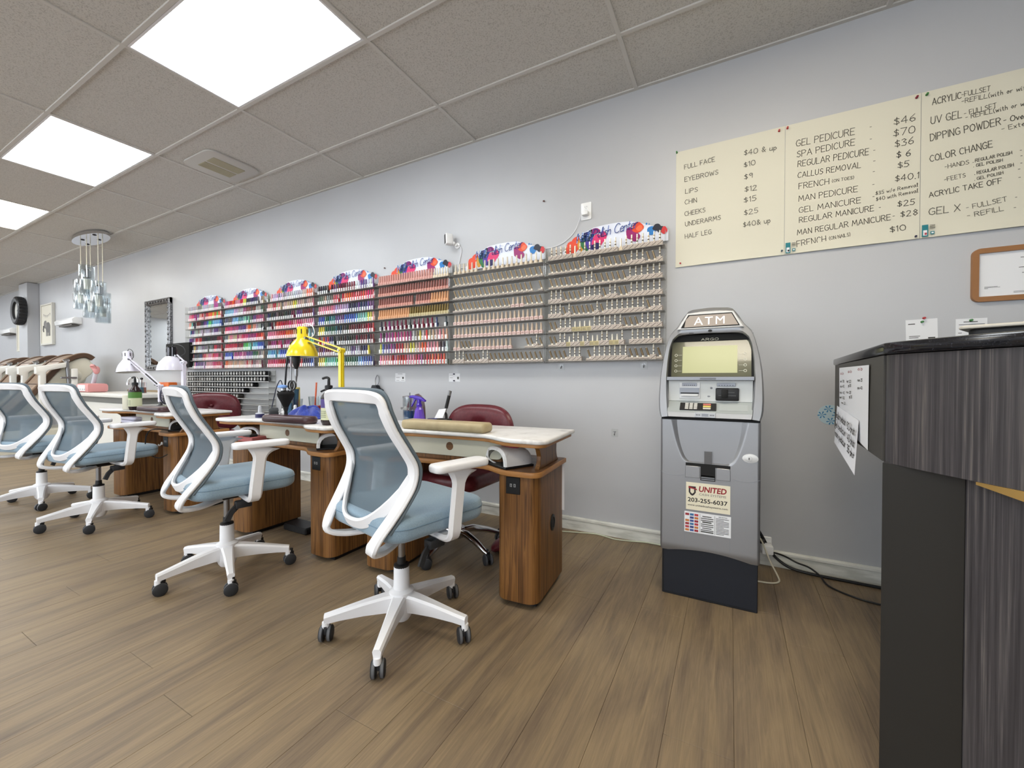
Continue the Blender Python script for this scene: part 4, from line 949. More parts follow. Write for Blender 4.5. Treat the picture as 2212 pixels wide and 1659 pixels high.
GRAN = mat('black_granite', rough=0.12, spec=0.6); noise_col(GRAN, [(0.4,(16,16,19)),(0.62,(30,30,35)),(0.75,(60,60,66))], (260,260,260), 1, 3)
t = thing('reception_counter', 'dark striped reception counter with black granite top', 'counter', (0, 0, 0))
FR = [(.344,1.374),(.357,1.335),(.40,1.262),(.493,1.125),(.62,.985),(.80,.865),(1.02,.79),(1.35,.75),(1.75,.75)]
FRc = [(p.x, p.y) for p in cat_rom([(x, y, 0) for x, y in FR], 4)]
def inset(P, d):
    out = []
    for i, p in enumerate(P):
        a = Vector(P[max(i-1, 0)]); c = Vector(P[min(i+1, len(P)-1)]); T = (c-a).normalized(); out.append((p[0]-T.y*d, p[1]+T.x*d))
    return out
def shell(front, back_y, xl):     # counter-clockwise footprint
    return list(front)+[(1.75, back_y), (xl, back_y)]
q = MB(); q.prism(shell([(x+.012, y+.012) for x, y in FRc], 1.95, .40), .822, 1.098, LAM); q.prism([(.3525,1.398),(.374,1.398),(.432,2.28),(.4105,2.28)], .822, 1.098, DARKL); up_ = q.build('upper_panel', t)
low = inset(FRc[2:], .045); low = [(x, y) for x, y in low if x > .385]
q = MB(); q.prism([(.349,1.377),(.374,1.350)]+[p for p in low if p[0] > .43]+[(1.75,1.9),(.505,1.9)], .004, .822, LAM); q.prism([(.347,1.3755),(.374,1.347)]+[(x-.002, y-.002) for x, y in low if .43 < x < .475]+[low2 for low2 in [(.50,1.30),(.40,1.42)]], .005, .8212, DARKL2); lo = q.build('lower_body', t)
q = MB(); q.prism([(.375,1.40),(.40,1.37)]+[p for p in inset(FRc[2:], .075) if p[0] > .47]+[(1.7,1.85),(.52,1.85)], 0.0, .004, BLACK); q.build('kick_base', t)
q = MB(); q.prism(shell(FRc, 2.37, .420), 1.100, 1.129, GRAN, .006, 2); q.build('granite_top', t)

o_, i_ = inset(FRc, .014), inset(FRc, .075)
bp_ = [(o_[k], i_[k], .8215-.046*min(1, max(0, (p[0]-.425)/.14))) for k, p in enumerate(FRc) if .425 < p[0]]
q = MB(); vs = []; fs = []
for (o1, i1, zb) in bp_: vs += [(*o1, zb-.0002), (*o1, .8217), (*i1, .8217), (*i1, zb-.0002)]
for k in range(len(bp_)-1):
    for j in range(4): fs.append((k*4+j, (k+1)*4+j, (k+1)*4+(j+1) % 4, k*4+(j+1) % 4))
q.add(vs, fs, mat('brass_band', (196,160,96), .3, .8)); q.build('brass_band', t)
# ------------------------------------------------------------------ price posters
PCARD = mat('poster_cream', (213,209,192), 0.75)
PX = [(-.300,.2535),(.2555,.8005),(.8025,1.36)]
PINC = {'r':(168,40,44),'g':(58,120,60),'b':(28,60,80),'d':(120,30,50),'n':(36,34,60)}
def pin(par, x, z, c):
    q = MB(); X = UP_WALL @ TR(x, z, .001)
    q.lathe([(.0055,0),(.0055,.002),(.0032,.004),(.003,.010),(.005,.012),(.005,.014)], mat('pin_'+c, PINC[c], .35), 10, X=X); return q.build('push_pin', par)
PL_ = ['handwritten waxing price poster, from FULL FACE to HALF LEG','handwritten pedicure and manicure price poster pinned in the middle','handwritten acrylic and gel price poster cut by the frame edge']
TXT = [('FULL FACE', -0.253, 2.301, -0.089, 2.309, 0.026),('EYEBROWS', -0.251, 2.227, -0.071, 2.23, 0.026),('LIPS', -0.247, 2.154, -0.18, 2.153, 0.026),('CHIN', -0.249, 2.09, -0.184, 2.091, 0.026),('CHEEKS', -0.25, 2.02, -0.138, 2.023, 0.026),('UNDERARMS', -0.246, 1.958, -0.056, 1.964, 0.026),('HALF LEG', -0.247, 1.884, -0.104, 1.89, 0.026),('$40 & up', 0.059, 2.305, 0.214, 2.297, 0.028),('$10', 0.06, 2.236, 0.116, 2.24, 0.028),('$9', 0.062, 2.168, 0.102, 2.17, 0.028),('$12', 0.064, 2.098, 0.123, 2.097, 0.028),('$15', 0.061, 2.037, 0.121, 2.04, 0.028),('$25', 0.062, 1.966, 0.13, 1.969, 0.028),('$40& up', 0.058, 1.899, 0.189, 1.903, 0.028),('GEL PEDICURE', 0.304, 2.289, 0.55, 2.286, 0.034),('SPA PEDICURE', 0.308, 2.231, 0.552, 2.232, 0.032),('REGULAR PEDICURE', 0.312, 2.178, 0.607, 2.169, 0.032),('CALLUS REMOVAL', 0.312, 2.12, 0.576, 2.112, 0.028),('FRENCH', 0.317, 2.059, 0.447, 2.057, 0.03),('(ON TOES)', 0.461, 2.062, 0.549, 2.061, 0.015),('MAN PEDICURE', 0.317, 1.992, 0.565, 1.992, 0.03),('GEL MANICURE', 0.319, 1.931, 0.578, 1.933, 0.029),('REGULAR MANICURE', 0.321, 1.878, 0.63, 1.883, 0.028),('MAN REGULAR MANICURE', 0.313, 1.813, 0.694, 1.826, 0.028),('FRENCH', 0.312, 1.749, 0.438, 1.757, 0.033),('(ON NAILS)', 0.452, 1.764, 0.538, 1.772, 0.017),('$46', 0.702, 2.288, 0.78, 2.288, 0.034),('$70', 0.701, 2.232, 0.78, 2.231, 0.034),('$36', 0.707, 2.178, 0.775, 2.18, 0.033),('$ 6', 0.713, 2.125, 0.764, 2.124, 0.03),('$5', 0.718, 2.073, 0.759, 2.073, 0.029),('$40.1', 0.709, 2.01, 0.795, 2.008, 0.029),('$35 w/o Removal', 0.636, 1.96, 0.793, 1.969, 0.017),('$40 with Removal', 0.638, 1.93, 0.794, 1.941, 0.017),('$25', 0.719, 1.885, 0.782, 1.884, 0.027),('$28', 0.731, 1.832, 0.793, 1.833, 0.027),('$10', 0.692, 1.763, 0.751, 1.766, 0.028),('ACRYLIC', 0.84, 2.344, 0.938, 2.345, 0.03),('-FULLSET', 0.94, 2.35, 1.033, 2.349, 0.022),('-REFILL(with or without', 0.941, 2.32, 1.186, 2.317, 0.02),('UV GEL', 0.836, 2.255, 0.941, 2.255, 0.034),('- FULLSET', 0.95, 2.26, 1.054, 2.266, 0.022),('- REFILL(with or without', 0.954, 2.242, 1.197, 2.251, 0.02),('DIPPING POWDER', 0.835, 2.175, 1.068, 2.185, 0.033),('- Overlay', 1.077, 2.19, 1.183, 2.195, 0.024),('- Extension', 1.072, 2.155, 1.198, 2.165, 0.02),('COLOR CHANGE', 0.835, 2.076, 1.043, 2.092, 0.03),('-HANDS', 0.887, 2.031, 0.967, 2.034, 0.019),('. REGULAR POLISH', 0.98, 2.037, 1.104, 2.044, 0.014),('. GEL POLISH', 0.982, 2.015, 1.075, 2.019, 0.013),('-FEETS', 0.886, 1.971, 0.957, 1.976, 0.019),('. REGULAR POLISH', 0.986, 1.979, 1.11, 1.989, 0.014),('. GEL POLISH', 0.986, 1.953, 1.078, 1.962, 0.013),('ACRYLIC TAKE OFF', 0.834, 1.907, 1.074, 1.922, 0.024),('GEL X', 0.833, 1.823, 0.94, 1.823, 0.032),('- FULLSET', 0.962, 1.823, 1.092, 1.838, 0.021),('- REFILL', 0.965, 1.785, 1.081, 1.798, 0.021),('-', 0.61, 2.302, 0.618, 2.302, 0.02),('-', 0.611, 2.241, 0.619, 2.241, 0.02),('-', 0.625, 2.181, 0.633, 2.181, 0.02),('-', 0.625, 2.128, 0.634, 2.128, 0.02),('-', 0.624, 2.075, 0.632, 2.076, 0.02),('-', 0.623, 2.011, 0.631, 2.012, 0.02),('-', 0.624, 1.95, 0.632, 1.951, 0.02),('-', 0.649, 1.891, 0.657, 1.892, 0.02),('-', 0.702, 1.838, 0.71, 1.839, 0.02),('-', 0.597, 1.775, 0.606, 1.776, 0.02),('-', 1.128, 2.05, 1.134, 2.051, 0.02),('-', 1.13, 2.025, 1.136, 2.026, 0.02),('-', 1.13, 1.993, 1.136, 1.993, 0.02),('-', 1.123, 1.968, 1.13, 1.969, 0.02),('-', 1.125, 1.931, 1.132, 1.932, 0.02),('-', 1.116, 1.845, 1.122, 1.846, 0.02),('-', 1.112, 1.8, 1.119, 1.8, 0.02)]
PENM = mat('marker_grey', (88,86,78), .8)
for i, (xa, xb) in enumerate(PX):
    t = thing('price_poster', PL_[i], 'poster', ((xa+xb)/2, WY-.002, 1.716), 0, 'handwritten price posters')
    cx = (xa+xb)/2; W = (xb-xa)/2; g = MB()
    def sheet(u, v):
        x = -W+2*W*u; z = .699*v
        return (x, -.0012-.010*max(0, 1-v/.12)**2*(.4+.6*sin(pi*u)), z)
    g.grid(sheet, 12, 24, PCARD); bk = []
    sh_ = g.build('sheet', t)
    for (s, x0, z0, x1, z1, h) in TXT:
        k = 0 if x0 < .2545 else (1 if x0 < .8015 else 2)
        if k != i: continue
        x1 = min(x1, xb-.004) if s[0] not in '-.' or len(s) < 3 else x1
        q = MB(); a = math.atan2(z1-z0, x1-x0) if abs(z1-z0) < .03 else 0
        if len(s) == 1: q.box(x0-cx, x1-cx, -.0019, -.0016, z0-1.716+.003, z0-1.716+.0055, PENM); q.build('handwritten_dash', t); continue
        write(q, s, UP_WALL @ TR(x0-cx, z0-1.716, .0026 if z0 > 1.80 else .0034) @ Matrix.Rotation(a, 4, 'Z'), INKB if s == '$ 6' else PENM, width=x1-x0, h=h, pen=.0028 if h > .022 else .0020, jit=.0006); q.build('handwritten_line', t)['kind'] = 'stuff'
    for (x, z, c) in {0: [(-.296,2.412,'g'),(.226,2.395,'r'),(.243,1.737,'b'),(-.272,1.737,'r')], 1: [(.264,2.399,'r'),(.784,2.397,'d'),(.785,1.727,'n')], 2: [(.820,2.399,'g')]}[i]: pin(t, x-cx, z-1.716, c)
    if i:
        q = MB(); x0 = xa-cx+.004; TL = mat('teal_print', (30,120,130), .6)
        q.box(x0, x0+.022, -.0128, -.0116, .004, .060, TL); q.box(x0+.004, x0+.018, -.0134, -.0128, .009, .034, PAPER); q.box(x0+.009, x0+.017, -.0139, -.0134, .012, .022, mat('print_red', (170,60,70), .6) if i == 2 else INKB)
        q.box(x0+.030, x0+.044, -.0128, -.0116, .012, .026, TL); q.box(x0+.033, x0+.041, -.0134, -.0128, .016, .022, PAPER)
        for k in range(4): q.box(x0+.028, x0+.046, -.0128, -.0120, .040+.005*k, .042+.005*k, INK)
        q.build('printed_label', t)
# ------------------------------------------------------------------ things on the wall
def wallthing(name, label, cat, x, z, group=None): return thing(name, label, cat, (x, WY, z), 0, group)
t = wallthing('wall_outlet', 'white wall outlet with plugged in adapter above the rack sign', 'wall outlet', -.865, 2.167)
q = MB(); q.prism(rrect(-.036, .036, -.058, .058, .006, 3), .0005, .007, WHITE2, .002, 2, X=UP_WALL); q.build('cover_plate', t)
for s in (-1, 1):
    q = MB(); q.prism(rrect(-.016, .016, s*.0235-.017, s*.0235+.017, .012, 4), .007, .009, WHITE2, .001, 1, X=UP_WALL)
    for k in (-1, 1): q.box(k*.006-.001, k*.006+.001, -.0095, -.009, s*.0235, s*.0235+.008, GAP)
    q.cyl((0,-.009,s*.0235-.007), (0,-.0095,s*.0235-.007), .002, GAP, n=8); q.build('socket', t)
q = MB(); q.box(-.020, .022, -.045, -.0096, -.036, -.008, WHITE2, .004, 2); q.build('plug_adapter', t)
cbl = MB()
P = [(-.885,-.04,2.150),(-.915,-.012,2.10),(-.95,-.006,2.04),(-1.02,-.005,1.985),(-1.10,-.006,1.962),(-1.18,-.006,1.962),(-1.30,-.006,1.985),(-1.45,-.006,1.99),(-1.62,-.006,1.955),(-1.74,-.006,1.93),(-1.86,-.006,1.915),(-1.915,-.006,1.92),(-1.898,-.006,1.99),(-1.885,-.008,2.06),(-1.905,-.02,2.095),(-1.938,-.03,2.105)]
cbl.tube(cat_rom([(x, WY+y, z) for x, y, z in P], 5), .0026, WHITE, n=6)
tag(cbl.build('white_cable'), 'thin white cable from the wall outlet over the signs to the camera', 'cable')
t = wallthing('security_camera', 'small white security camera on the wall over the racks', 'camera', -1.945, 2.125)
q = MB(); q.lathe([(.024,.0005),(.024,.008),(.012,.012),(.010,.030)], WHITE2, 18, X=UP_WALL @ TR(.02,-.028,0)); q.ell((.008,-.038,-.018), .015, .015, .015, WHITE2); q.build('mount', t)
q = MB(); X = TR(-.022,-.058,.012) @ RZ(-38) @ RYm(-8)
q.prism(rrect(-.022, .022, -.032, .030, .012, 5), -.045, .045, WHITE2, .010, 3, X=X); q.build('body', t)
q = MB(); q.prism(rrect(-.014, .014, -.0345, -.031, .0015, 2), -.036, .036, BLACK, .001, 1, X=X); q.build('lens_plate', t)
for lab, x, z in (('clear adhesive hook under the gel duo box rack beside the sixth rack',-1.041,1.122),('clear adhesive hook low on the wall beside the payment machine top',-.484,1.122),('clear adhesive hook on the empty wall between table and payment machine',-.668,.683)):
    t = wallthing('adhesive_hook', lab, 'hook', x, z, 'clear adhesive hooks')
    q = MB(); q.prism(rrect(-.022, .022, -.026, .026, .004, 3), .0003, .0016, mat('hook_film', (206,208,210), .2, alpha=.75), X=UP_WALL); q.build('film', t)
    q = MB(); q.tube(cat_rom([(0,-.002,.010),(0,-.006,-.006),(0,-.014,-.013),(0,-.017,-.004)], 4), .0024, STEEL, n=7); q.box(-.010, .010, -.004, -.0016, .006, .011, STEEL); q.build('metal_hook', t)
def card(name, lab, x0, x1, z0, z1, pins, lines, m=PAPER, tilt=0, y=.0006):
    t = wallthing(name, lab, 'notice', (x0+x1)/2, (z0+z1)/2); W = (x1-x0)/2; H = (z1-z0)/2; X = UP_WALL @ RZ(tilt)
    q = MB(); q.prism([(-W,-H),(W,-H),(W,H),(-W,H)], y, y+.0008, m, X=X); q.build('sheet', t)
    q = MB()
    for (a, b, c, d) in lines: q.prism([(-W+2*W*a,-H+2*H*b),(-W+2*W*c,-H+2*H*b),(-W+2*W*c,-H+2*H*d),(-W+2*W*a,-H+2*H*d)], y+.0009, y+.0011, INK, X=X)
    if lines: q.build('print', t)['kind'] = 'stuff'
    for (px, pz, c) in pins: pin(t, px*W, pz*H, c)
    return t
card('license_card','small white licence card with green corner under the fifth rack',-2.594,-2.478,1.014,1.086,[],[(.25,.88,.72,.92),(.1,.45,.45,.49),(.7,.3,.85,.55),(.1,.12,.4,.15),(.6,.12,.9,.15)])
card('license_card','small white licence card held by two dark pins under the sixth rack',-2.012,-1.903,1.014,1.080,[(0,.85,'n'),(0,-.75,'n')],[(.05,.8,.4,.83),(.1,.45,.35,.48),(.75,.3,.9,.6)])
card('pinned_certificate','framed looking paper certificate with yellow and red pins above the counter',.757,.871,1.18,1.327,[(.0,.82,'g'),(.12,1.06,'r')],[(.08,.84,.3,.87),(.1,.44,.45,.46),(.1,.39,.4,.41),(.7,.35,.92,.40)], tilt=1.5)
card('pinned_certificate','small paper certificate with a green pin behind the dark flat device',.932,1.036,1.235,1.319,[(-.05,.8,'g')],[(.1,.66,.92,.69),(.25,.80,.7,.84),(.08,.2,.2,.23),(.6,.25,.85,.28)])
t = wallthing('framed_certificate', 'oak framed certificate with rounded corners on the grey wall', 'picture frame', 1.165, 1.513)
q = MB(); OAKF = mat('oak_frame', (150,104,62), .45)
fo = rrect(-.186, .186, -.122, .122, .028, 5); fi = rrect(-.163, .163, -.099, .099, .003, 5); n = len(fo); vs = []; fs = []
for (a, b) in zip(fo, fi): vs += [(a[0], -.001, a[1]), (a[0]*.995, -.016, a[1]*.995), (b[0], -.016, b[1]), (b[0], -.003, b[1])]
for i in range(n):
    for j in range(3): fs.append((i*4+j, ((i+1) % n)*4+j, ((i+1) % n)*4+j+1, i*4+j+1))
q.add(vs, fs, OAKF); q.build('frame', t)
q = MB(); q.box(-.165, .165, -.005, -.001, -.101, .101, PAPER); q.build('sheet', t)
q = MB()
for k, (a, b) in enumerate([(-.02,.10),(-.03,.12),(.03,.12),(-.035,.13),(-.012,.13),(-.025,.12),(.0,.12),(-.015,.11),(.02,.12)]): q.box(a, b, -.0056, -.005, .078-.012*k-(.02 if k > 2 else 0), .0805-.012*k-(.02 if k > 2 else 0), INK)
for k in range(3): q.box(-.142, -.142+(.042,.05,.012)[k], -.0056, -.005, -.055-.004*k, -.0535-.004*k, INK)
for k in range(2): q.box(-.05, .12, -.0056, -.005, -.083-.005*k, -.0815-.005*k, INK)
q.build('print', t)['kind'] = 'stuff'
# round flower sticker
t = wallthing('flower_sticker', 'round pale sticker with blue flowers on the wall beside the counter', 'sticker', .462, .850)
q = MB(); q.lathe([(.052,.0003),(.052,.0012)], mat('sticker_pale', (178,200,208), .5), 28, X=UP_WALL); q.build('disc', t)
q = MB(); FB = mat('flower_blue', (58,122,168), .5)
for (cx, cz) in ((-.006,.030),(-.034,-.002),(.028,.0),(.004,-.034)):
    for k in range(6):
        a = radians(60*k+10); q.add([(cx,cz,0),(cx+.017*cos(a-.2),cz+.017*sin(a-.2),0),(cx+.020*cos(a),cz+.020*sin(a),0),(cx+.017*cos(a+.2),cz+.017*sin(a+.2),0)], [(0,1,2,3)], FB, UP_WALL @ TR(0, 0, .0015))
q.build('flower_print', t)['kind'] = 'stuff'
for lab, x, z in (('small rusty nail in the wall left of the outlet height',-1.174,2.298),('tiny dark nail in the wall above the fifth rack',-2.71,2.02)):
    q = MB(); q.cyl((0,-.012,-.002), (0,.0,0), .004, mat('rust', (88,54,44), .6), n=8); q.ell((0,-.012,-.002), .008, .003, .006, mat('rust', (88,54,44), .6), 8, 6)
    tag(q.build('wall_nail', loc=(x, WY, z)), lab.replace('left of the outlet height', 'between camera and outlet'), 'nail')
# key holder pouch hanging below the racks
t = wallthing('black_pouch', 'small black pouch hanging from a metal clip under the fifth rack', 'pouch', -2.80, .88)
q = MB(); q.prism([(-.055,-.11),(.06,-.11),(.052,.06),(.02,.10),(-.03,.10),(-.048,.06)], .003, .055, mat('pouch_black', (26,28,36), .6), .012, 2, X=UP_WALL); q.build('pouch', t)
q = MB(); q.lathe([(.014,.055),(.014,.059),(.008,.060)], STEEL, 14, X=UP_WALL @ TR(0,.045,0)); q.build('press_stud', t)
q = MB(); q.prism([(.045,.0),(.085,-.05),(.075,.06),(.05,.07)], .006, .03, mat('pouch_black', (26,28,36), .6), .006, 2, X=UP_WALL); q.build('side_strap', t)
q = MB(); q.tube(cat_rom([(0,-.03,.10),(-.012,-.025,.15),(.008,-.02,.19),(.028,-.02,.16),(.022,-.025,.11)], 5, True), .0045, STEEL, n=8, closed=True); q.build('carabiner', t)
# ornate mirror and black box
t = wallthing('wall_mirror', 'tall mirror in an ornate silver frame beside the first polish rack', 'mirror', -6.93, 1.635)
q = MB(); FRM = noise_col(mat('antique_silver', rough=.35, metal=.7), [(.35,(70,70,72)),(.6,(150,150,152))], (60,60,60), 1, 4)
W, H, fw = .36, .485, .075
pr = [(-.0375,-.004),(-.0375,-.030),(-.022,-.040),(-.006,-.030),(.010,-.036),(.028,-.024),(.0375,-.012),(.0375,-.004)]
for (a, b) in (((-W+.0375,-H),(-W+.0375,H)),((W-.0375,H),(W-.0375,-H)),((-W,H-.0375),(W,H-.0375)),((W,-H+.0375),(-W,-H+.0375))):
    A, Bq = Vector((a[0],0,a[1])), Vector((b[0],0,b[1])); q.sweep([A, Bq], (0,-1,0), [(u, -v) for u, v in pr], FRM)
fr = q.build('frame', t, ang=50)
q = MB()
for k in range(13):
    z = -H+.06+k*(2*H-.12)/12
    for s in (-1, 1): q.ell((s*(W-.036),-.040,z), .012, .010, .022, FRM, 8, 6)
for k in range(8):
    x = -W+.08+k*(2*W-.16)/7
    for s in (-1, 1): q.ell((x,-.040,s*(H-.036)), .022, .010, .012, FRM, 8, 6)
q.build('beading', fr)['kind'] = 'stuff'
q = MB(); q.box(-W+.07, W-.07, -.012, -.004, -H+.07, H-.07, mat('mirror_glass', (225,228,228), .02, 1.0)); q.build('glass', t)
q = MB(); q.box(-.30, .30, -.10, 0, -.155, .155, mat('matt_black', (14,14,15), .85), .012, 2); q.cyl((0,-.101,0), (0,-.104,0), .01, GAP)
tag(q.build('black_wall_box', loc=(-6.22, WY, 1.335)), 'matt black box mounted on the wall between mirror and first rack', 'speaker')
# pictures, clock, wall lights at the far end
def picture(lab, x, z, w_, h_, fn):
    t = wallthing('framed_picture', lab, 'picture', x, z, 'nursery style animal prints')
    q = MB(); FW = mat('picture_frame', (206,203,194), .5)
    for (a, b, c, d) in ((-w_,-w_+.03,-h_,h_),(w_-.03,w_,-h_,h_),(-w_+.03,w_-.03,-h_,-h_+.03),(-w_+.03,w_-.03,h_-.03,h_)): q.box(a, b, -.045, -.001, c, d, FW, .003, 1)
    q.build('frame', t)
    q = MB(); q.box(-w_+.03, w_-.03, -.030, -.001, -h_+.03, h_-.03, mat('picture_paper', (216,211,196), .6)); q.build('sheet', t)
    q = MB(); fn(q); q.build('print', t)['kind'] = 'stuff'
EG = mat('print_elephant', (112,110,108), .7); GB = mat('print_giraffe', (150,112,70), .7)
def disc(q, cx, cz, rx, rz, m, k=0): q.add([(cx+rx*cos(2*pi*i/18), cz+rz*sin(2*pi*i/18), 0) for i in range(18)], [tuple(range(18))], m, UP_WALL @ TR(0,0,.0305+.0004*k))
def eleph(q):
    disc(q, .05,-.06,.13,.10,EG); disc(q,-.10,.0,.075,.075,EG,1); disc(q,-.06,.01,.05,.065,mat('print_ear',(134,130,128),.7),2)
    for x in (-.03,.03,.10,.15): q.box(x-.022, x+.022, -.0315, -.0305, -.22, -.08, EG)
    q.tube([(-.16,-.031,-.02),(-.18,-.031,-.10),(-.16,-.031,-.13)], .014, EG)
    for k in range(6): x = -.17+.066*k; z = .20-.03*sin(pi*k/5); q.add([(x-.018,z,0),(x+.018,z,0),(x,z-.055,0)], [(0,2,1)], EG, UP_WALL @ TR(0,0,.031))
def gir(q):
    disc(q, .02,-.08,.06,.11,GB)
    q.box(-.03, .0, -.0315, -.0305, -.02, .17, GB); disc(q,-.03,.18,.035,.025,GB,1)
    for x in (-.02,.01,.04,.07): q.box(x-.010, x+.010, -.0315, -.0305, -.22, -.12, GB)
picture('framed elephant print with bunting on the far wall', -11.29, 2.05, .315, .385, eleph)
picture('framed giraffe print on the far wall beyond the boxed column', -12.88, 1.93, .2, .34, gir)
t = thing('wall_clock', 'round black rimmed wall clock on the boxed column', 'clock', (-12.02, 2.52, 2.33), 0)
q = MB(); CX = UP_WALL
q.lathe([(.245,.0005),(.255,.02),(.255,.11),(.23,.125),(.17,.115),(.165,.08)], mat('clock_black', (34,34,36), .4), 40, X=CX, caps=False)
for k in range(24): a = 2*pi*k/24; q.ell((.245*cos(a),-.06,.245*sin(a)), .03, .06, .03, mat('clock_black', (34,34,36), .4), 8, 6)
q.build('rim', t)
q = MB(); q.lathe([(.001,.079),(.17,.08)], mat('clock_face', (196,196,190), .3), 32, X=CX, caps=False); q.lathe([(.17,.078),(.17,.0005)], mat('clock_face', (196,196,190), .3), 32, X=CX); q.build('dial', t)
q = MB(); q.sweep([(0,-.083,0),(.06,-.083,.07)], (0,-1,0), flat(.012,.003), GAP); q.sweep([(0,-.085,0),(.10,-.085,-.06)], (0,-1,0), flat(.009,.003), GAP); q.build('hands', t)
for lab, x, z in (('white box shaped wall light right of the elephant print', -10.1, 2.01), ('white box shaped wall light near the far corner', -13.55, 2.03)):
    t = wallthing('wall_light', lab.replace('right of', 'beside'), 'wall light', x, z, 'white box wall lights')
    q = MB(); q.prism([(-.001,-.05),(-.001,.06),(-.09,.06),(-.13,.02),(-.12,-.04)], -.42, .42, WHITE2, .006, 2, X=RYm(90) @ RZ(90) @ Matrix.Identity(4) if False else Matrix(((0,0,1,0),(1,0,0,0),(0,1,0,0),(0,0,0,1)))); q.build('housing', t)
    q = MB(); q.box(-.30, .30, -.10, -.02, -.075, -.0505, mat('fixture_dark', (96,92,88), .5), .004, 1); q.build('underside', t)
# ------------------------------------------------------------------ cables on the floor
q = MB(); q.tube(cat_rom([(.10,2.60,.30),(.135,2.645,.21),(.16,2.655,.165),(.20,2.655,.09),(.24,2.652,.045),(.30,2.642,.016),(.40,2.635,.008),(.52,2.630,.008),(.70,2.62,.008),(1.0,2.58,.008)], 5), .0075, BLACK, n=8)
tag(q.build('power_cable'), 'thick black power cable running along the skirting behind the counter', 'cable')
q = MB(); q.tube(cat_rom([(.205,2.60,.10),(.23,2.62,.092),(.27,2.64,.075),(.32,2.635,.055),(.37,2.61,.05),(.41,2.58,.03),(.44,2.53,.005),(.52,2.46,.005),(.63,2.43,.005),(.9,2.41,.005)], 5), .0045, BLACK, n=7)
tag(q.build('thin_cable'), 'thin black cable looping from the white adapter across the floor', 'cable')
q = MB(); q.tube(cat_rom([(.10,2.58,.20),(.15,2.60,.165),(.19,2.57,.07),(.225,2.50,.012),(.222,2.46,.005),(.19,2.43,.005),(.13,2.42,.005),(.06,2.42,.005)], 5), .0042, mat('ivory_cable', (206,200,182), .5), n=7)
tag(q.build('ivory_cable'), 'ivory cable bent on the floor beside the payment machine plinth', 'cable')
q = MB(); q.tube(cat_rom([(-1.03,2.58,.005),(-.90,2.62,.005),(-.785,2.650,.005),(-.70,2.635,.005),(-.647,2.622,.005),(-.56,2.638,.005),(-.45,2.660,.007),(-.35,2.655,.006),(-.2,2.62,.005)], 5), .004, mat('pale_cable', (206,210,186), .5), n=7)
tag(q.build('pale_cable'), 'pale cable lying along the skirting between table and payment machine', 'cable')
t = thing('power_adapter', 'white power adapter in a low wall socket beside the payment machine', 'adapter', (.178, WY-.001, .108))
q = MB(); q.box(-.028, .026, -.085, -.012, -.024, .022, WHITE2, .006, 2, X=RZ(6)); q.build('adapter_body', t)
q = MB(); q.box(-.04, .03, -.012, .0, -.045, .05, WHITE2, .003, 1); q.build('socket_plate', t)
q = MB(); q.box(-.045, -.005, -.06, -.012, .022, .045, BLACK, .005, 1); q.build('black_plug', t)
# ------------------------------------------------------------------ on and around the counter
t = thing('flat_device', 'flat black device with a light top edge lying on the granite counter', 'device', (.463, 1.325, 1.1292), radians(-28))
q = MB(); q.prism(rrect(.014, .32, .012, .21, .02, 4), 0, .022, mat('device_black', (18,18,20), .5), .004, 2); q.build('base', t)
q = MB(); q.prism(rrect(0, .335, 0, .225, .02, 4), .0222, .030, mat('device_silver', (196,190,178), .35), .003, 2); q.build('lid', t)
PA = Vector((.3525,1.398,0)); PB = Vector((.4105,2.28,0)); PD = (PB-PA).normalized(); PN = Vector((-PD.y, PD.x, 0)); 
def endX(y, z, off):      # local x runs from far to near along the panel, local y up, z outwards
    o = PA+PD*((y-PA.y)/PD.y)+PN*off; o.z = z
    m = Matrix((( -PD.x, 0, PN.x, o.x), (-PD.y, 0, PN.y, o.y), (0, 1, 0, o.z), (0, 0, 0, 1))); return m
t = thing('price_note', 'large white sheet of faint handwritten prices taped to the counter end', 'note', (0,0,0)); X = endX(2.13, 0, .0015)
q = MB(); q.add([(0,.860,0),(.56,.824,0),(.575,1.078,.002),(0,1.083,.002)], [(0,1,2,3)], PAPER, X); q.build('sheet', t)
q = MB(); rr = random.Random(5)
for (cx, top) in ((.03,1.055),(.21,1.06),(.40,1.065)):
    write(q, 'abc'[:2], X @ TR(cx, top, .002), RED, width=.08, h=.010, pen=.0022)
for (cx, cz, w_) in ((.03,1.03,.10),(.03,1.01,.10),(.02,.985,.12),(.02,.965,.12),(.06,.945,.10),(.18,1.03,.10),(.22,1.015,.06),(.18,.99,.10),(.24,.975,.06),(.40,1.035,.08),(.40,1.01,.08)):
    write(q, rr.choice(['man 25','gel 35','spa 40','hot 20','set 50']), X @ TR(cx, cz-.006, .0022), INK, width=w_, h=.009, pen=.0020)
q.build('handwriting', t)['kind'] = 'stuff'
t = thing('price_note', 'smaller white note with bold black handwriting, taped lower on the counter end', 'note', (0,0,0)); X = endX(2.16, 0, .006)
q = MB(); q.add([(-.02,.768,.006),(.495,.728,.012),(.475,.903,0),(.0,.925,0)], [(0,1,2,3)], mat('note_white', (236,237,242), .7), X); q.build('sheet', t)
q = MB()
for k, (a, b) in enumerate((('Regular pedicur','30 phut'),('gel pedicur','40 phut'),('man pedicur','35 phut'))):
    Y = X @ TR(.02, .882-.040*k, .0085) @ RZ(-3.5); write(q, a, Y, INKB, width=.26, h=.026, pen=.0045, gap=.12)
    write(q, b, Y @ TR(.30, -.004, 0), INKB, width=.14, h=.026, pen=.0045, gap=.12)
q.build('handwriting', t)['kind'] = 'stuff'
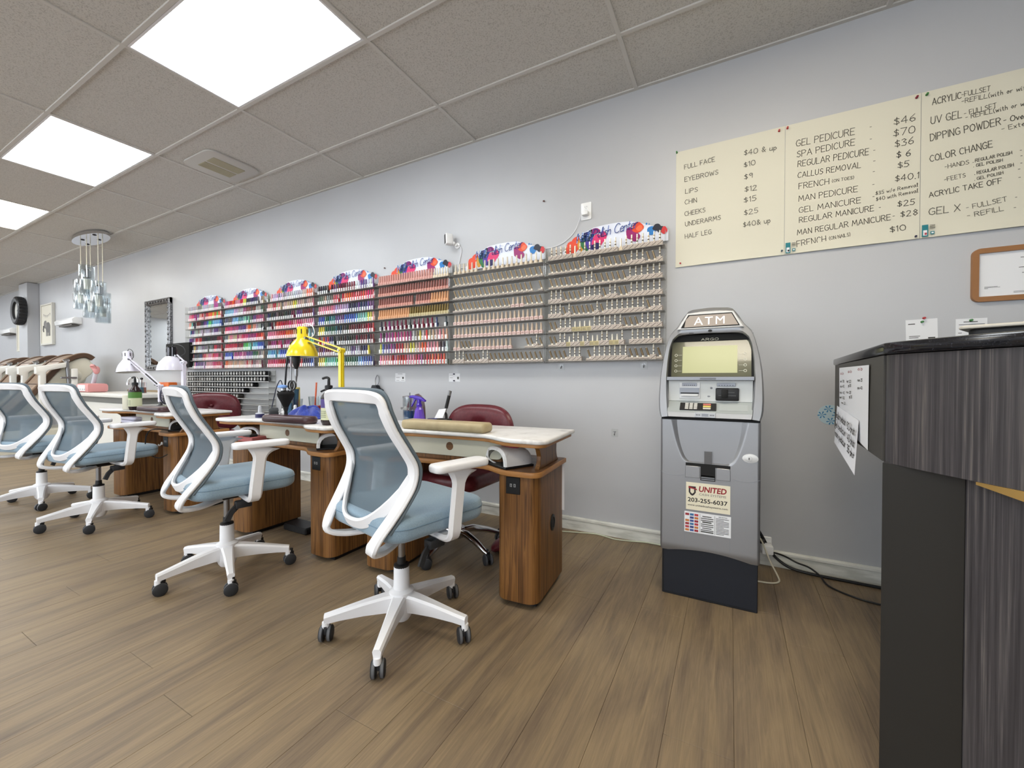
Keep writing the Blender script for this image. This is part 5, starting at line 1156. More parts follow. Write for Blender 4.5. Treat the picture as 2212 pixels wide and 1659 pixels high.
# ------------------------------------------------------------------ desk lamps
def arm_lamp(name, label, base, elbow, head, col, metal, colname, rs=.095, post=True, tilt=(0,0), neck=None):
    t = thing(name, label, 'desk lamp', base, 0, None)
    B = Vector(base); E = Vector(elbow)-B; H = Vector(head)-B      # H: neck pivot
    m = mat('lamp_'+colname, col, .22, coat=.3)
    q = MB(); q.lathe([(.032,0),(.032,.012),(.016,.016),(.013,.05)], m if not post else mat('clamp_grey', (90,90,92), .4, .6), 20); q.build('base', t)
    d = Vector((H.x-E.x, H.y-E.y, 0)); d = d.normalized() if d.length > 1e-4 else Vector((1,0,0)); sd = Vector((-d.y, d.x, 0))
    def bars(a, b, nm):
        q = MB(); T = (b-a).normalized(); U = sd.cross(T).normalized()
        for s in (-1, 1):
            q.sweep([a+U*s*.014, b+U*s*.014], sd, [(-.0045,-.0045),(.0045,-.0045),(.0045,.0045),(-.0045,.0045)], m)
            q.sweep([a+sd*s*.011, b+sd*s*.011], U, [(-.004,-.011),(.004,-.011),(.004,.011),(-.004,.011)], m) if nm == 'lower_arm' else None
        for k in (.12, .88):
            c = a.lerp(b, k); q.cyl(c+U*.022-sd*.014, c+U*.022+sd*.014, .004, STEEL, n=8)
        q.tube([a.lerp(b,.1)+U*.001, a.lerp(b,.45)+U*.001], .006, metal, n=8)
        q.build(nm, t)
    bars(Vector((0,0,.045)), E, 'lower_arm'); bars(E, H, 'upper_arm')
    q = MB(); q.cyl(E-sd*.02, E+sd*.02, .017, m, n=14); q.cyl(E-sd*.026, E+sd*.026, .007, STEEL, n=10); q.cyl(H-sd*.016, H+sd*.016, .010, STEEL, n=10); q.build('joint', t)
    X = Matrix.Translation(H+d*.038) @ Matrix.Rotation(radians(tilt[0]), 4, sd)
    q = MB()
    R = rs
    prof = [(.001,.118),(.030,.115),(.036,.105),(.037,.035),(.040,.030),(R*.56,.012),(R*.80,-.022),(R*.94,-.058),(R,-.092)]
    q.lathe(prof[4:], m, 32, X=X @ TR(0,0,-.035), caps=False); q.lathe(prof[:5], neck or m, 24, X=X @ TR(0,0,-.035), caps=False); q.lathe([(r*.985, z-.0015) for r, z in prof[::-1]], mat('lamp_inside', (226,226,220), .35), 32, X=X @ TR(0,0,-.035), caps=False); sh_ = q.build('shade', t)
    q = MB(); q.ell((0,0,-.085), .028, .028, .036, mat('bulb', (235,232,222), .3), X=X); q.build('bulb', sh_)
    q = MB()
    for k in range(6):
        a = 2*pi*k/6; q.box(.0345, .0385, -.003, .003, .030, .062, BLACK, X=X @ RZ(60*k+15))
    q.build('vent_slot', sh_)
    q = MB(); hd = H+d*.038+Vector((0,0,.080)); q.tube(cat_rom([hd, hd-d*.03+Vector((0,0,.022)), hd-d*.10+Vector((0,0,.0)), hd-d*.12+Vector((0,0,-.055)), H-d*.03+Vector((0,0,-.005))], 6), .0032, mat('flex_'+('white' if colname == 'yellow' else 'grey'), (225,225,225) if colname == 'yellow' else (60,60,62), .5), n=6); q.build('flex', t)
    return t
arm_lamp('desk_lamp', 'bright yellow jointed desk lamp over the cluttered middle table', (-2.262,1.845,TABZ), (-2.263,1.845,1.222), (-2.60,1.83,1.318), (232,206,36), mat('spring_steel', (120,116,110), .3, .9), 'yellow', .102)
arm_lamp('desk_lamp', 'white jointed desk lamp with its head stretched toward the massage chairs', (-4.655,1.80,TABZ), (-4.66,1.80,.965), (-5.24,1.78,1.225), (226,222,234), BLACK, 'white', .092, tilt=(6,0))
arm_lamp('desk_lamp', 'white jointed desk lamp with dark neck standing beside the black wall box', (-4.225,1.80,TABZ), (-4.225,1.80,1.175), (-4.285,1.77,1.235), (232,233,234), BLACK, 'white', .108, neck=mat('smoked_chrome', (60,60,64), .15, .9))
# ------------------------------------------------------------------ things on the tables
def cushion(lab, x, y, rz, L, Wd, h, m, r=.04):
    q = MB(); q.prism(rrect(-L/2, L/2, -Wd/2, Wd/2, r, 6), .0004, h, m, h*.36, 4)
    return tag(q.build('arm_rest_cushion', loc=(x, y, TABZ), rz=radians(rz), ang=50), lab, 'cushion')
BEIGEV = noise_col(mat('beige_vinyl', rough=.5), [(.35,(172,155,120)),(.7,(186,170,134))], (20,20,20), 1, 3)
cushion('long beige vinyl arm rest cushion on the table beside the payment machine', -1.275, 1.668, 3, .50, .10, .048, BEIGEV, .02)
cushion('dark brown vinyl arm rest cushion on the middle table under the black brush', -2.31, 1.515, 6, .40, .10, .042, DARKBR, .048)
cushion('dark brown vinyl arm rest cushion on the far table beside the green labelled bottle', -4.03, 1.52, 6, .36, .10, .042, DARKBR, .048)
def pump_bottle(lab, x, y, s, body, labc, labc2, cap, base=TABZ, k=1.0):
    t = thing('pump_bottle', lab, 'bottle', (x, y, base+.0003))
    q = MB(); r = .042*s; q.lathe([(r*.82,0),(r,.02*s),(r,.15*s),(r*.93,.165*s),(r*.45,.19*s),(r*.42,.205*s)], body, 24); b = q.build('bottle_body', t)
    q = MB(); q.lathe([(r*1.012,.030*s),(r*1.012,.098*s)], labc2, 24, caps=False); q.lathe([(r*1.012,.098*s),(r*1.012,.146*s)], labc, 24, caps=False); q.build('label', b)
    q = MB(); X = RZ(-60)
    for kk in range(4): q.box(-r*.55, r*.55, -r*1.03, -r*.9, .045*s+.011*kk*s, .047*s+.011*kk*s, mat('label_print', (120,124,108), .6))
    q.build('print', b)
    q = MB(); q.lathe([(r*.50,.203*s),(r*.50,.222*s),(r*.2,.226*s),(r*.18,.250*s)], cap, 16); q.tube(cat_rom([(0,0,.250*s),(.0,0,.262*s),(-.02*s,0,.268*s),(-.05*s,0,.262*s)], 4), .0075*s, cap, n=8); q.build('pump', t)
    return t
AMB = mat('dark_amber', (40,26,26), .2); LGRN = mat('label_green', (86,132,58), .5); LCRM = mat('label_cream', (214,216,180), .5); LPUR = mat('label_purple', (88,74,138), .5)
pump_bottle('dark pump bottle with green and cream label on the far table', -4.36, 1.515, 1.02, AMB, LGRN, LCRM, BLACK)
pump_bottle('dark pump bottle with purple and cream label on the middle table', -2.005, 1.55, 1.0, AMB, LPUR, LCRM, BLACK)
q = MB(); q.lathe([(.048,.0003),(.052,.004),(.052,.118),(.049,.120),(.047,.010)], mat('cream_tub', (224,219,200), .4), 26)
tag(q.build('cream_tub', loc=(-4.49,1.53,TABZ)), 'plain cream tub standing beside the green labelled pump bottle', 'tub')
# little fan
t = thing('desk_fan', 'small dark blue desk fan on the far table behind the brown cushion', 'fan', (-4.33,1.74,TABZ), radians(-50))
FN = mat('fan_navy', (38,40,66), .4)
q = MB(); q.tube(cat_rom([(-.07,.03,.003),(-.05,0,.02),(0,0,.03),(.05,0,.02),(.07,.03,.003)], 4), .005, FN); q.tube([(0,0,.03),(0,0,.05)], .008, FN); q.build('stand', t)
q = MB()
for y in (-.03, .02): q.tube([(.075*cos(2*pi*i/28), y, .115+.075*sin(2*pi*i/28)) for i in range(28)], .005 if y < 0 else .004, FN, n=6, closed=True)
for rr_ in (.03,.052): q.tube([(rr_*cos(2*pi*i/20), -.034, .115+rr_*sin(2*pi*i/20)) for i in range(20)], .0014, FN, n=4, closed=True)
for i in range(18):
    a = 2*pi*i/18; q.tube([(.02*cos(a),-.036,.115+.02*sin(a)),(.075*cos(a),-.03,.115+.075*sin(a)),(.075*cos(a),.02,.115+.075*sin(a))], .0014, FN, n=4)
q.build('cage', t)
q = MB(); q.ell((0,-.02,.115), .022, .03, .022, BLACK)
for i in range(3): q.prism([(.015,-.018),(.062,-.03),(.066,.02),(.02,.015)], -.002, .002, mat('fan_blade', (178,180,190), .3), X=TR(0,-.01,.115) @ RX(90) @ RZ(120*i) @ RX(22))
q.build('blades', t)
q = MB(); q.ell((0,0,.016), .055, .035, .016, mat('green_pad', (150,160,128), .8))
tag(q.build('sponge_pad', loc=(-4.24,1.66,TABZ)), 'rounded grey green pad behind the green labelled bottle', 'pad')
# middle table
q = MB(); q.lathe([(.025,.0003),(.026,.004),(.026,.030),(.024,.034),(.012,.038),(.009,.078),(.004,.082)], mat('clear_dark_cap', (196,198,204), .15), 20); q.lathe([(.0265,.004),(.0265,.029)], mat('navy_label', (44,42,84), .4), 20, caps=False)
tag(q.build('nail_glue_jar', loc=(-2.745,1.595,TABZ)), 'small navy labelled jar with pointed clear cap at the middle table edge', 'jar')
t = thing('tool_caddy', 'clear tub crammed with tools, tubes and scissors on the middle table', 'caddy', (-2.70,1.79,TABZ))
q = MB(); q.lathe([(.06,.0003),(.07,.12),(.068,.12),(.058,.006)], GLASSM, 20); q.build('tub', t)
def stick(nm, p0, p1, r, m, par, r1=None): q = MB(); q.cyl(p0, p1, r, m, r1=r1, n=12); return q.build(nm, par)
hp = stick('nail_drill', (.0,-.04,.03), (-.035,-.045,.20), .013, mat('drill_silver', (188,192,202), .25, .6), t)
q = MB(); q.lathe([(.013,0),(.032,.006),(.030,.018),(.012,.024)], mat('drill_blue', (120,160,220), .4), 16, X=TR(-.035,-.045,.195)); q.tube(cat_rom([(-.035,-.045,.215),(-.06,-.045,.25),(-.095,-.05,.20),(-.12,-.06,.10),(-.135,-.07,.01)], 5), .0035, mat('flex_navy', (40,44,62), .5), n=6); q.build('cable', hp)
q = MB()
for s in (-1, 1): q.tube([(.045+s*.028+.026*cos(2*pi*i/18), -.03-.01*s, .215+.030*sin(2*pi*i/18)) for i in range(18)], .0055, BLACK, n=7, closed=True)
q.cyl((.03,-.03,.19), (.05,-.02,.06), .006, STEEL, n=8); q.cyl((.06,-.03,.19), (.04,-.02,.06), .006, STEEL, n=8); q.build('scissors', t)
stick('yellow_tube', (.02,.03,.03), (.01,.035,.20), .016, mat('tube_yellow', (226,206,110), .4), t); stick('teal_tube', (.04,.0,.02), (.052,.0,.19), .015, mat('tube_teal', (52,88,110), .4), t)
stick('green_file', (.0,.0,.02), (.018,-.01,.17), .012, mat('tube_green', (156,166,110), .6), t); stick('white_tube', (-.03,.03,.02), (-.04,.035,.16), .015, WHITE2, t); stick('blue_bottle', (.03,-.045,.006), (.03,-.045,.095), .022, mat('bottle_blue', (92,132,160), .4), t)
for lab, x, y, r, h, m in (('small white dropper bottle behind the brown cushion on the middle table',-2.60,1.66,.016,.065,WHITE2),('second small white bottle beside the tool tub on the middle table',-2.575,1.73,.018,.085,mat('milky', (222,224,226), .4)),('short white bottle standing between glue jar and tool tub',-2.72,1.66,.014,.055,mat('milky', (222,224,226), .4))):
    q = MB(); q.lathe([(r,.0003),(r,h*.6),(r*.6,h*.7),(r*.5,h*.95),(r*.3,h)], m, 16); tag(q.build('dropper_bottle', loc=(x, y, TABZ)), lab, 'bottle', 'small white bottles on the middle table')
t = thing('dust_fan', 'small round dark fan with white petal guard on the middle table', 'fan', (-2.625,1.62,TABZ), radians(-25))
q = MB(); q.lathe([(.034,.01),(.036,.045),(.028,.06)], RUBBER, 22, X=TR(0,.03,.037) @ RX(90)); q.build('housing', t)
q = MB()
for k in range(5): a = 2*pi*k/5+.3; q.tube([(.019*cos(a)+.0135*cos(2*pi*i/14), .018, .037+.019*sin(a)+.0135*sin(2*pi*i/14)) for i in range(14)], .0022, WHITE2, n=5, closed=True)
q.build('guard', t)
t = thing('dusting_brush', 'fat black dusting brush standing upright behind the brown cushion', 'brush', (-2.475,1.60,TABZ))
q = MB(); q.lathe([(.022,.0003),(.024,.012),(.012,.022),(.010,.055),(.015,.07),(.016,.085)], BLACK, 18); q.build('handle', t)
q = MB(); BR = mat('brush_hair', (14,13,15), .9)
q.lathe([(.016,.083),(.030,.115),(.047,.15),(.050,.165),(.044,.178),(.001,.182)], BR, 22)
for i in range(60):
    a = RNG.uniform(0, 2*pi); r = RNG.uniform(0, .046); q.tube([(r*.6*cos(a), r*.6*sin(a), .15), (r*1.1*cos(a), r*1.1*sin(a), .182+RNG.uniform(0,.006))], .0022, BR, n=4)
q.build('bristles', t)
# crumpled blue towel
q = MB(); TB = noise_col(mat('blue_towel', rough=.95, sheen=.4), [(.35,(34,52,136)),(.7,(52,74,172))], (90,90,90), 1, 3, bump=.4, bdist=.003)
rt = random.Random(11); ph = [rt.uniform(0, 6) for _ in range(8)]
def tow(u, v):
    a = 2*pi*u; r = v; f = 1+.16*sin(2*a+ph[0])+.10*sin(5*a+ph[1])
    x = .15*r*f*cos(a); y = .075*r*f*sin(a)
    h = .078*(1-r**2.4)*(.88+.12*sin(2*a+ph[2]+2*r))+.009*(1-r)*r*4*sin(5*a+3*r+ph[3])+.012*sin(9*a+6*r+ph[4])*r*(1-r)*2+.006*sin(60*x+40*y+ph[5])*(1-r)
    return (x, y, max(.0006, h+.004))
q.grid(tow, 72, 26, TB); q.grid(lambda u, v: tow(u, 1.0)[:2]+((.0004),), 72, 1, TB)
tag(q.build('crumpled_towel', loc=(-2.47,1.745,TABZ), rz=radians(12), ang=80), 'crumpled bright blue towel on the middle table', 'towel')
t = thing('drink_cup', 'clear plastic cup of pink drink with an orange straw', 'cup', (-2.535,1.855,TABZ))
q = MB(); q.lathe([(.034,.0003),(.047,.135),(.050,.138),(.046,.1375),(.033,.004)], GLASSM, 24); q.build('cup', t)
q = MB(); q.lathe([(.0325,.005),(.0395,.075)], mat('pink_drink', (214,72,96), .25), 24); q.build('drink', t)
q = MB(); q.cyl((-.012,0,.02), (.022,-.01,.235), .0055, mat('orange_straw', (226,108,70), .4), n=10); q.build('straw', t)
q = MB(); q.box(-.055, .055, -.04, .04, .0003, .092, mat('white_box', (222,222,230), .45), .006, 2); q.box(-.057, .057, -.042, .042, .0925, .10, WHITE2, .003, 1)
tag(q.build('tissue_box', loc=(-2.13,1.675,TABZ), rz=radians(8)), 'small white lidded box beside the purple labelled bottle', 'box')
t = thing('pump_dispenser', 'clear dispenser with a black T shaped pump beside the yellow lamp', 'dispenser', (-2.34,1.80,TABZ))
q = MB(); q.lathe([(.028,.0003),(.028,.10),(.012,.115)], mat('milky', (222,224,226), .4), 18); q.build('bottle_body', t)
q = MB(); q.cyl((0,0,.115), (0,0,.165), .007, WHITE2, n=10); q.cyl((0,0,.160), (0,0,.180), .008, BLACK, n=10); q.tube(cat_rom([(-.04,-.02,.176),(-.02,-.01,.186),(.0,0,.187),(.03,.014,.183)], 4), .0065, BLACK, n=8); q.build('pump', t)
t = thing('flex_shaft_stand', 'tall stand with a black flex shaft drill hanging head down over the middle table', 'drill stand', (-2.805,1.855,TABZ))
q = MB(); q.lathe([(.04,.0003),(.04,.012),(.01,.016)], BLACK, 18); q.build('base', t)
q = MB(); q.tube(cat_rom([(0,0,.01),(0,0,.40),(.005,0,.50),(.03,-.005,.525),(.045,-.01,.51)], 5), .0045, STEEL, n=8); q.build('pole', t)
q = MB(); q.tube(cat_rom([(-.05,-.02,.10),(-.03,-.015,.36),(-.008,0,.50),(.02,-.005,.528),(.055,-.012,.50),(.075,-.015,.44)], 6), .0065, BLACK, n=8); q.build('flex_shaft', t)
q = MB(); X = TR(.080,-.015,.30)
q.lathe([(.010,.03),(.020,.055),(.027,.09),(.027,.135),(.012,.15)], BLACK, 18, X=X); q.lathe([(.011,-.02),(.013,.03)], STEEL, 16, X=X); q.lathe([(.004,-.06),(.009,-.02)], STEEL, 14, X=X); q.build('handpiece', t)
q = MB(); q.tube([(.080,-.015,.245),(.088,-.02,.17),(.094,-.022,.10),(.10,-.02,.02)], [.0035,.004,.0055,.0055], STEEL, n=8); q.tube([(.0925,-.0215,.125),(.10,-.02,.015)], .006, BLACK, n=8); q.build('tool_rod', t)
# nearest table
PUR = mat('purple_plastic', (66,34,168), .2, coat=.3); PURC = mat('purple_clear', (112,78,200), .12, alpha=.72)
t = thing('spray_bottle', 'purple trigger spray bottle on the table with the beige arm rest', 'spray bottle', (-1.60,1.845,TABZ), radians(10))
q = MB(); q.lathe([(.036,.0003),(.037,.004),(.034,.03),(.024,.082),(.016,.095),(.014,.102)], PURC, 12); b = q.build('bottle_body', t, ang=20)
q = MB(); q.lathe([(.031,.006),(.0295,.028)], mat('purple_fluid', (120,86,206), .2), 12); q.build('liquid', b)
q = MB(); q.box(-.013, .004, -.034, -.028, .058, .078, mat('price_tag', (226,206,190), .6), .001, 1, X=RX(-12)); q.build('price_sticker', b)
q = MB(); q.lathe([(.017,.100),(.017,.112),(.013,.116),(.012,.140)], PUR, 16)
q.prism([(-.045,.150),(-.058,.148),(-.060,.162),(-.044,.165),(-.015,.163),(.020,.152),(.042,.136),(.040,.128),(.020,.132),(.012,.138),(-.012,.138)], -.011, .011, PUR, .003, 2, X=RX(90))
q.prism([(-.032,.150),(-.020,.150),(-.022,.138),(-.034,.118),(-.048,.098),(-.053,.100),(-.040,.125)], -.006, .006, PUR, .002, 1, X=RX(90)); q.build('trigger_head', t)
t = thing('disinfectant_jar', 'glass jar of blue liquid with a metal rod behind the spray bottle', 'jar', (-1.70,1.875,TABZ))
q = MB(); q.lathe([(.040,.0003),(.041,.15),(.038,.15),(.037,.006)], GLASSM, 24); q.build('jar', t)
q = MB(); q.lathe([(.036,.007),(.036,.07)], mat('blue_liquid', (26,82,130), .12, alpha=.9), 24); q.build('liquid', t)
q = MB(); q.lathe([(.042,.148),(.042,.157),(.006,.160)], STEEL, 24); q.cyl((0,0,.02), (0,0,.178), .004, STEEL, n=10); q.build('lid', t)
q = MB(); write(q, 'sanitizer', UP_WALL @ TR(-.034,.080,.0418), WHITE2, width=.068, h=.018, pen=.0026, slant=.3, smooth=True); q.build('lettering', t)
t = thing('tool_rack', 'leaning black handled tool with a white card behind the maroon chair', 'tool', (-1.47,1.93,TABZ))
q = MB(); q.cyl((-.01,0,.06), (.006,0,.11), .007, STEEL, n=10); q.cyl((.0,0,.09), (.022,0,.165), .010, BLACK, n=12); q.cyl((.022,0,.165), (.029,0,.190), .010, STEEL, n=12); q.build('handle', t)
q = MB(); q.box(-.055, .03, -.03, .02, .0003, .028, BLACK, .004, 1); q.tube(cat_rom([(.005,-.005,.02),(.0,0,.05),(-.01,0,.065)], 3), .008, BLACK); q.build('holder', t)
q = MB(); q.add([(-.06,-.034,.030),(.0,-.034,.034),(.014,-.02,.088),(-.038,-.02,.082),(-.06,-.030,.030),(.0,-.030,.034),(.014,-.016,.088),(-.038,-.016,.082)], [(0,1,2,3),(7,6,5,4),(0,4,5,1),(1,5,6,2),(2,6,7,3),(3,7,4,0)], PAPER); q.build('card', t)
q = MB(); q.lathe([(.030,.0003),(.032,.010),(.030,.020)], mat('milky', (222,224,226), .4), 18); q.lathe([(.032,.0202),(.031,.028)], mat('navy_lid', (52,52,112), .4), 18)
tag(q.build('small_tub', loc=(-1.545,1.90,TABZ)), 'low tub with a navy lid between spray bottle and tool holder', 'tub')
# lamps for curing, on the lower shelves
UVW = noise_col(mat('uv_lamp_white', rough=.2), [(.62,(230,230,230)),(.74,(196,194,188))], (40,40,40), 1, 5)
def uv_lamp(lab, x, y, rz, w_=.10, h=.098, d_=.15, top=None, z=.625):
    t = thing('curing_lamp', lab, 'curing lamp', (x, y, z+.0003), radians(rz), 'white curing lamps on the lower shelves')
    q = MB(); n = 24; sec = []
    for i in range(n+1): a = pi*i/n; sec.append((w_*abs(cos(a))**.75*(1 if cos(a) > 0 else -1), .012+(h-.012)*sin(a)**.8))
    inn = [(x_*.80, .012+(z_-.012)*.80) for x_, z_ in sec]
    vs = []; fs = []
    ys = [(-d_/2,.93,1),(-d_/2+.006,1,1),(.0,1.0,1),(d_/2-.03,.96,1),(d_/2,.80,1)]
    for (y_, k, _) in ys: vs += [(p[0]*k, y_, p[1]*k) for p in sec]
    m = n+1
    for j in range(len(ys)-1):
        for i in range(n): fs.append((j*m+i, j*m+i+1, (j+1)*m+i+1, (j+1)*m+i))
    fs.append(tuple((len(ys)-1)*m+i for i in range(m)))
    q.add(vs, [f[::-1] for f in fs], UVW)
    a0 = [(p[0]*.93, -d_/2, p[1]*.93) for p in sec]; b0 = [(p[0], -d_/2-.001, p[1]) for p in inn]
    q.add(a0+b0, [(i, m+i, m+i+1, i+1)[::-1] for i in range(n)], UVW); sh_ = q.build('shell', t)
    q = MB(); c0 = [(p[0], -d_/2-.001, p[1]) for p in inn]; c1 = [(p[0]*.9, d_/2-.03, p[1]*.9) for p in inn]
    q.add(c0+c1, [(i, i+1, m+i+1, m+i)[::-1] for i in range(n)]+[tuple(m+i for i in range(m))], mat('reflector', (150,150,150), .25, .5)); q.build('reflector', sh_)
    for i in range(4, n-3, 3):
        q = MB(); q.ell(((inn[i][0]*.97), -.03, inn[i][1]*.97), .005, .005, .005, mat('led', (206,200,150), .3), 8, 5); q.build('led', sh_)
    q = MB(); q.box(-w_, w_, -d_/2-.004, d_/2, 0, .010, BLACK, .003, 1); q.build('base_plate', t)
    if top: q = MB(); q.ell((.0,.01,h*.985), .06, .045, .014, top); q.build('top_pad', t)
    return t
uv_lamp('white curing lamp with a red pad on top, on the shelf of the table beside the payment machine', -.935, 1.72, -28, .095, .092, .16, mat('red_pad', (150,30,60), .5))
bpy.data.objects['curing_lamp']['label'] = 'white curing lamp with red pad on the lower shelf beside the payment machine'
uv_lamp('glossy white curing lamp on the middle table shelf behind the front chair', -2.09, 1.655, 50, .095, .095, .16)
uv_lamp('white curing lamp on the middle table shelf near the red box', -2.90, 1.66, 20, .085, .085, .14)
uv_lamp('greyish white curing lamp on the far table shelf with a dangling cord', -3.80, 1.64, 30, .09, .092, .15)
q = MB(); q.tube(cat_rom([(-.95,1.80,.632),(-1.0,1.75,.64),(-1.02,1.68,.70),(-1.015,1.66,.66),(-.985,1.68,.632)], 5), .004, WHITE, n=6); tag(q.build('white_lead'), 'short white lead looping beside the curing lamp with the red pad', 'cable')
q = MB(); q.tube(cat_rom([(-3.80,1.56,.63),(-3.86,1.46,.65),(-3.90,1.425,.62),(-3.92,1.42,.52),(-3.87,1.43,.46),(-3.78,1.45,.44),(-3.70,1.47,.47)], 5), .004, BLACK, n=6); tag(q.build('dangling_cord'), 'black cord dangling in front of the far table pedestal', 'cable')
q = MB(); q.box(-.09, .07, -.05, .05, .0003, .034, mat('dull_red', (170,92,90), .5), .004, 1); q.box(-.03, .05, -.052, .0, .034, .05, BLACK, .003, 1); tag(q.build('red_box', loc=(-2.765,1.565,.6253)), 'dull red box under the curing lamp on the middle table shelf', 'box')
t = thing('hand_towels', 'stack of white folded towels on the shelf of the far table', 'towels', (-4.56,1.60,.6253))
for k in range(3): q = MB(); q.prism(rrect(-.12+.01*k, .12, -.08, .08, .02, 3), .028*k, .028*k+.026, mat('towel_white', (206,204,222), .9), .010, 3, X=RZ(5*k-4)); q.build('folded_towel', t)
q = MB(); q.lathe([(.012,.0),(.012,.004)], WHITE2, 12, X=UP_WALL); q.tube(cat_rom([(0,-.004,.005),(0,-.012,-.012),(0,-.022,-.014),(0,-.022,-.002)], 4), .004, WHITE2, n=7); tag(q.build('white_hook', loc=(-3.87,1.504,.535)), 'white adhesive hook on the far table pedestal', 'hook')
q = MB(); q.box(-2.70, -2.46, 1.72, 1.84, .0005, .045, BLACK, .008, 1); tag(q.build('foot_switch'), 'low black foot pedal box under the middle table', 'pedal')
t = thing('shoe_pair', 'dark red slip on shoes under the first table beside the chrome chair', 'shoes', (-1.22,2.16,.0005))
for k in range(2):
    q = MB(); q.ell((k*.10,0,.035), .042, .12, .035, MAROON); q.build('shoe', t)
t = thing('extension_strip', 'white multi socket strip standing behind the first table pedestal', 'power strip', (-1.02,2.05,.0005))
q = MB(); q.box(-.02, .02, -.03, .03, 0, .20, WHITE2, .004, 1)
for k in range(4): q.box(-.014, .014, -.0312, -.03, .02+.045*k, .05+.045*k, BLACK)
q.build('strip_body', t)
# ------------------------------------------------------------------ hand wash counter by the far wall
t = thing('wash_counter', 'white wash counter with a grey recessed band along the far wall', 'counter', (-6.75,2.36,0))
CW = mat('counter_white', (222,221,216), .35)
q = MB(); q.box(-1.15, .67, -.28, .31, .805, .85, CW, .006, 2); q.build('top_slab', t)
q = MB(); q.box(-1.13, .65, -.24, .31, .0005, .73, CW, .003, 1); q.build('cabinet', t)
q = MB(); q.box(-1.12, .64, -.23, .31, .7305, .8045, mat('counter_grey', (120,120,116), .5)); q.build('recessed_band', t)
q = MB(); q.box(-1.15, .67, .295, .31, .8503, .875, mat('tan_caulk', (150,132,104), .7)); q.build('back_strip', t)
t = thing('sink_tap', 'chrome gooseneck tap on the white wash counter', 'tap', (-7.04,2.48,.8503), radians(200))
q = MB(); q.lathe([(.03,0),(.03,.01),(.016,.016),(.014,.05)], CHROME, 16); q.tube(cat_rom([(0,0,.04),(0,0,.14),(.02,0,.19),(.08,0,.20),(.14,0,.175),(.16,0,.13)], 5), .014, CHROME, n=12); q.lathe([(.02,0),(.02,.03)], CHROME, 14, X=TR(.16,0,.10)); q.build('spout', t)
q = MB(); q.cyl((0,.015,.06), (0,.06,.09), .008, CHROME, n=10); q.build('lever', t)
t = thing('display_hand', 'pink display hand on a pink sloped box on the wash counter', 'display', (-7.70,2.22,.8503))
PK = mat('pink_plastic', (214,150,150), .45)
q = MB(); q.prism([(-.20,-.10),(.20,-.10),(.20,.10),(-.20,.10)], 0, .12, PK, .03, 2); bx = q.build('sloped_box', t)
q = MB(); q.box(-.15, .11, -.1032, -.1, .02, .10, PAPER)
for k in range(4): q.box(-.10+.06*k, -.085+.06*k, -.1036, -.1032, .03, .05, INK)
q.build('front_label', bx)
q = MB(); q.cyl((.03,0,.11), (.13,0,.26), .024, mat('wrist_pale', (200,204,214), .4), n=12); q.build('wrist', t)
q = MB(); q.ell((.15,0,.30), .05, .035, .055, PK)
for k in range(4): q.tube(cat_rom([(.13+.022*k,-.02,.33),(.15+.024*k,-.045,.37-.004*k),(.17+.022*k,-.055,.35)], 3), [.014]*7, PK, n=8)
q.tube([(.11,-.01,.30),(.085,-.03,.34),(.09,-.035,.36)], .014, PK, n=8); q.build('hand', t)
t = thing('sanitizer_beaker', 'glass beaker half full of blue liquid on the wash counter', 'beaker', (-6.55,2.33,.8503))
q = MB(); q.lathe([(.06,0),(.06,.14),(.057,.14),(.056,.006)], GLASSM, 24); q.build('glass', t)
q = MB(); q.lathe([(.055,.007),(.055,.075)], mat('teal_liquid', (52,112,134), .12, alpha=.9), 24); q.build('liquid', t)
q = MB(); q.cyl((-.02,0,.01), (-.03,.02,.17), .012, WHITE2, n=8); q.cyl((.02,0,.01), (.03,.0,.18), .006, STEEL, n=8); q.ell((.03,0,.185), .016, .016, .014, BLACK); q.build('tools', t)
q = MB(); q.box(-.13, .13, -.05, .05, .0003, .140, noise_col(mat('orange_box', rough=.4), [(.3,(196,92,30)),(.7,(222,116,44))], (9,9,9), 1, 3), .012, 2); tag(q.build('orange_box', loc=(-6.41,2.56,.8503)), 'orange box on the wash counter behind the white lamps', 'box')
q = MB(); q.box(-.05, .05, -.03, .03, .0003, .07, mat('pink_purple_pack', (176,140,170), .5), .004, 1); tag(q.build('small_pack', loc=(-6.28,2.17,.8503)), 'small pink and purple pack on the wash counter', 'pack')
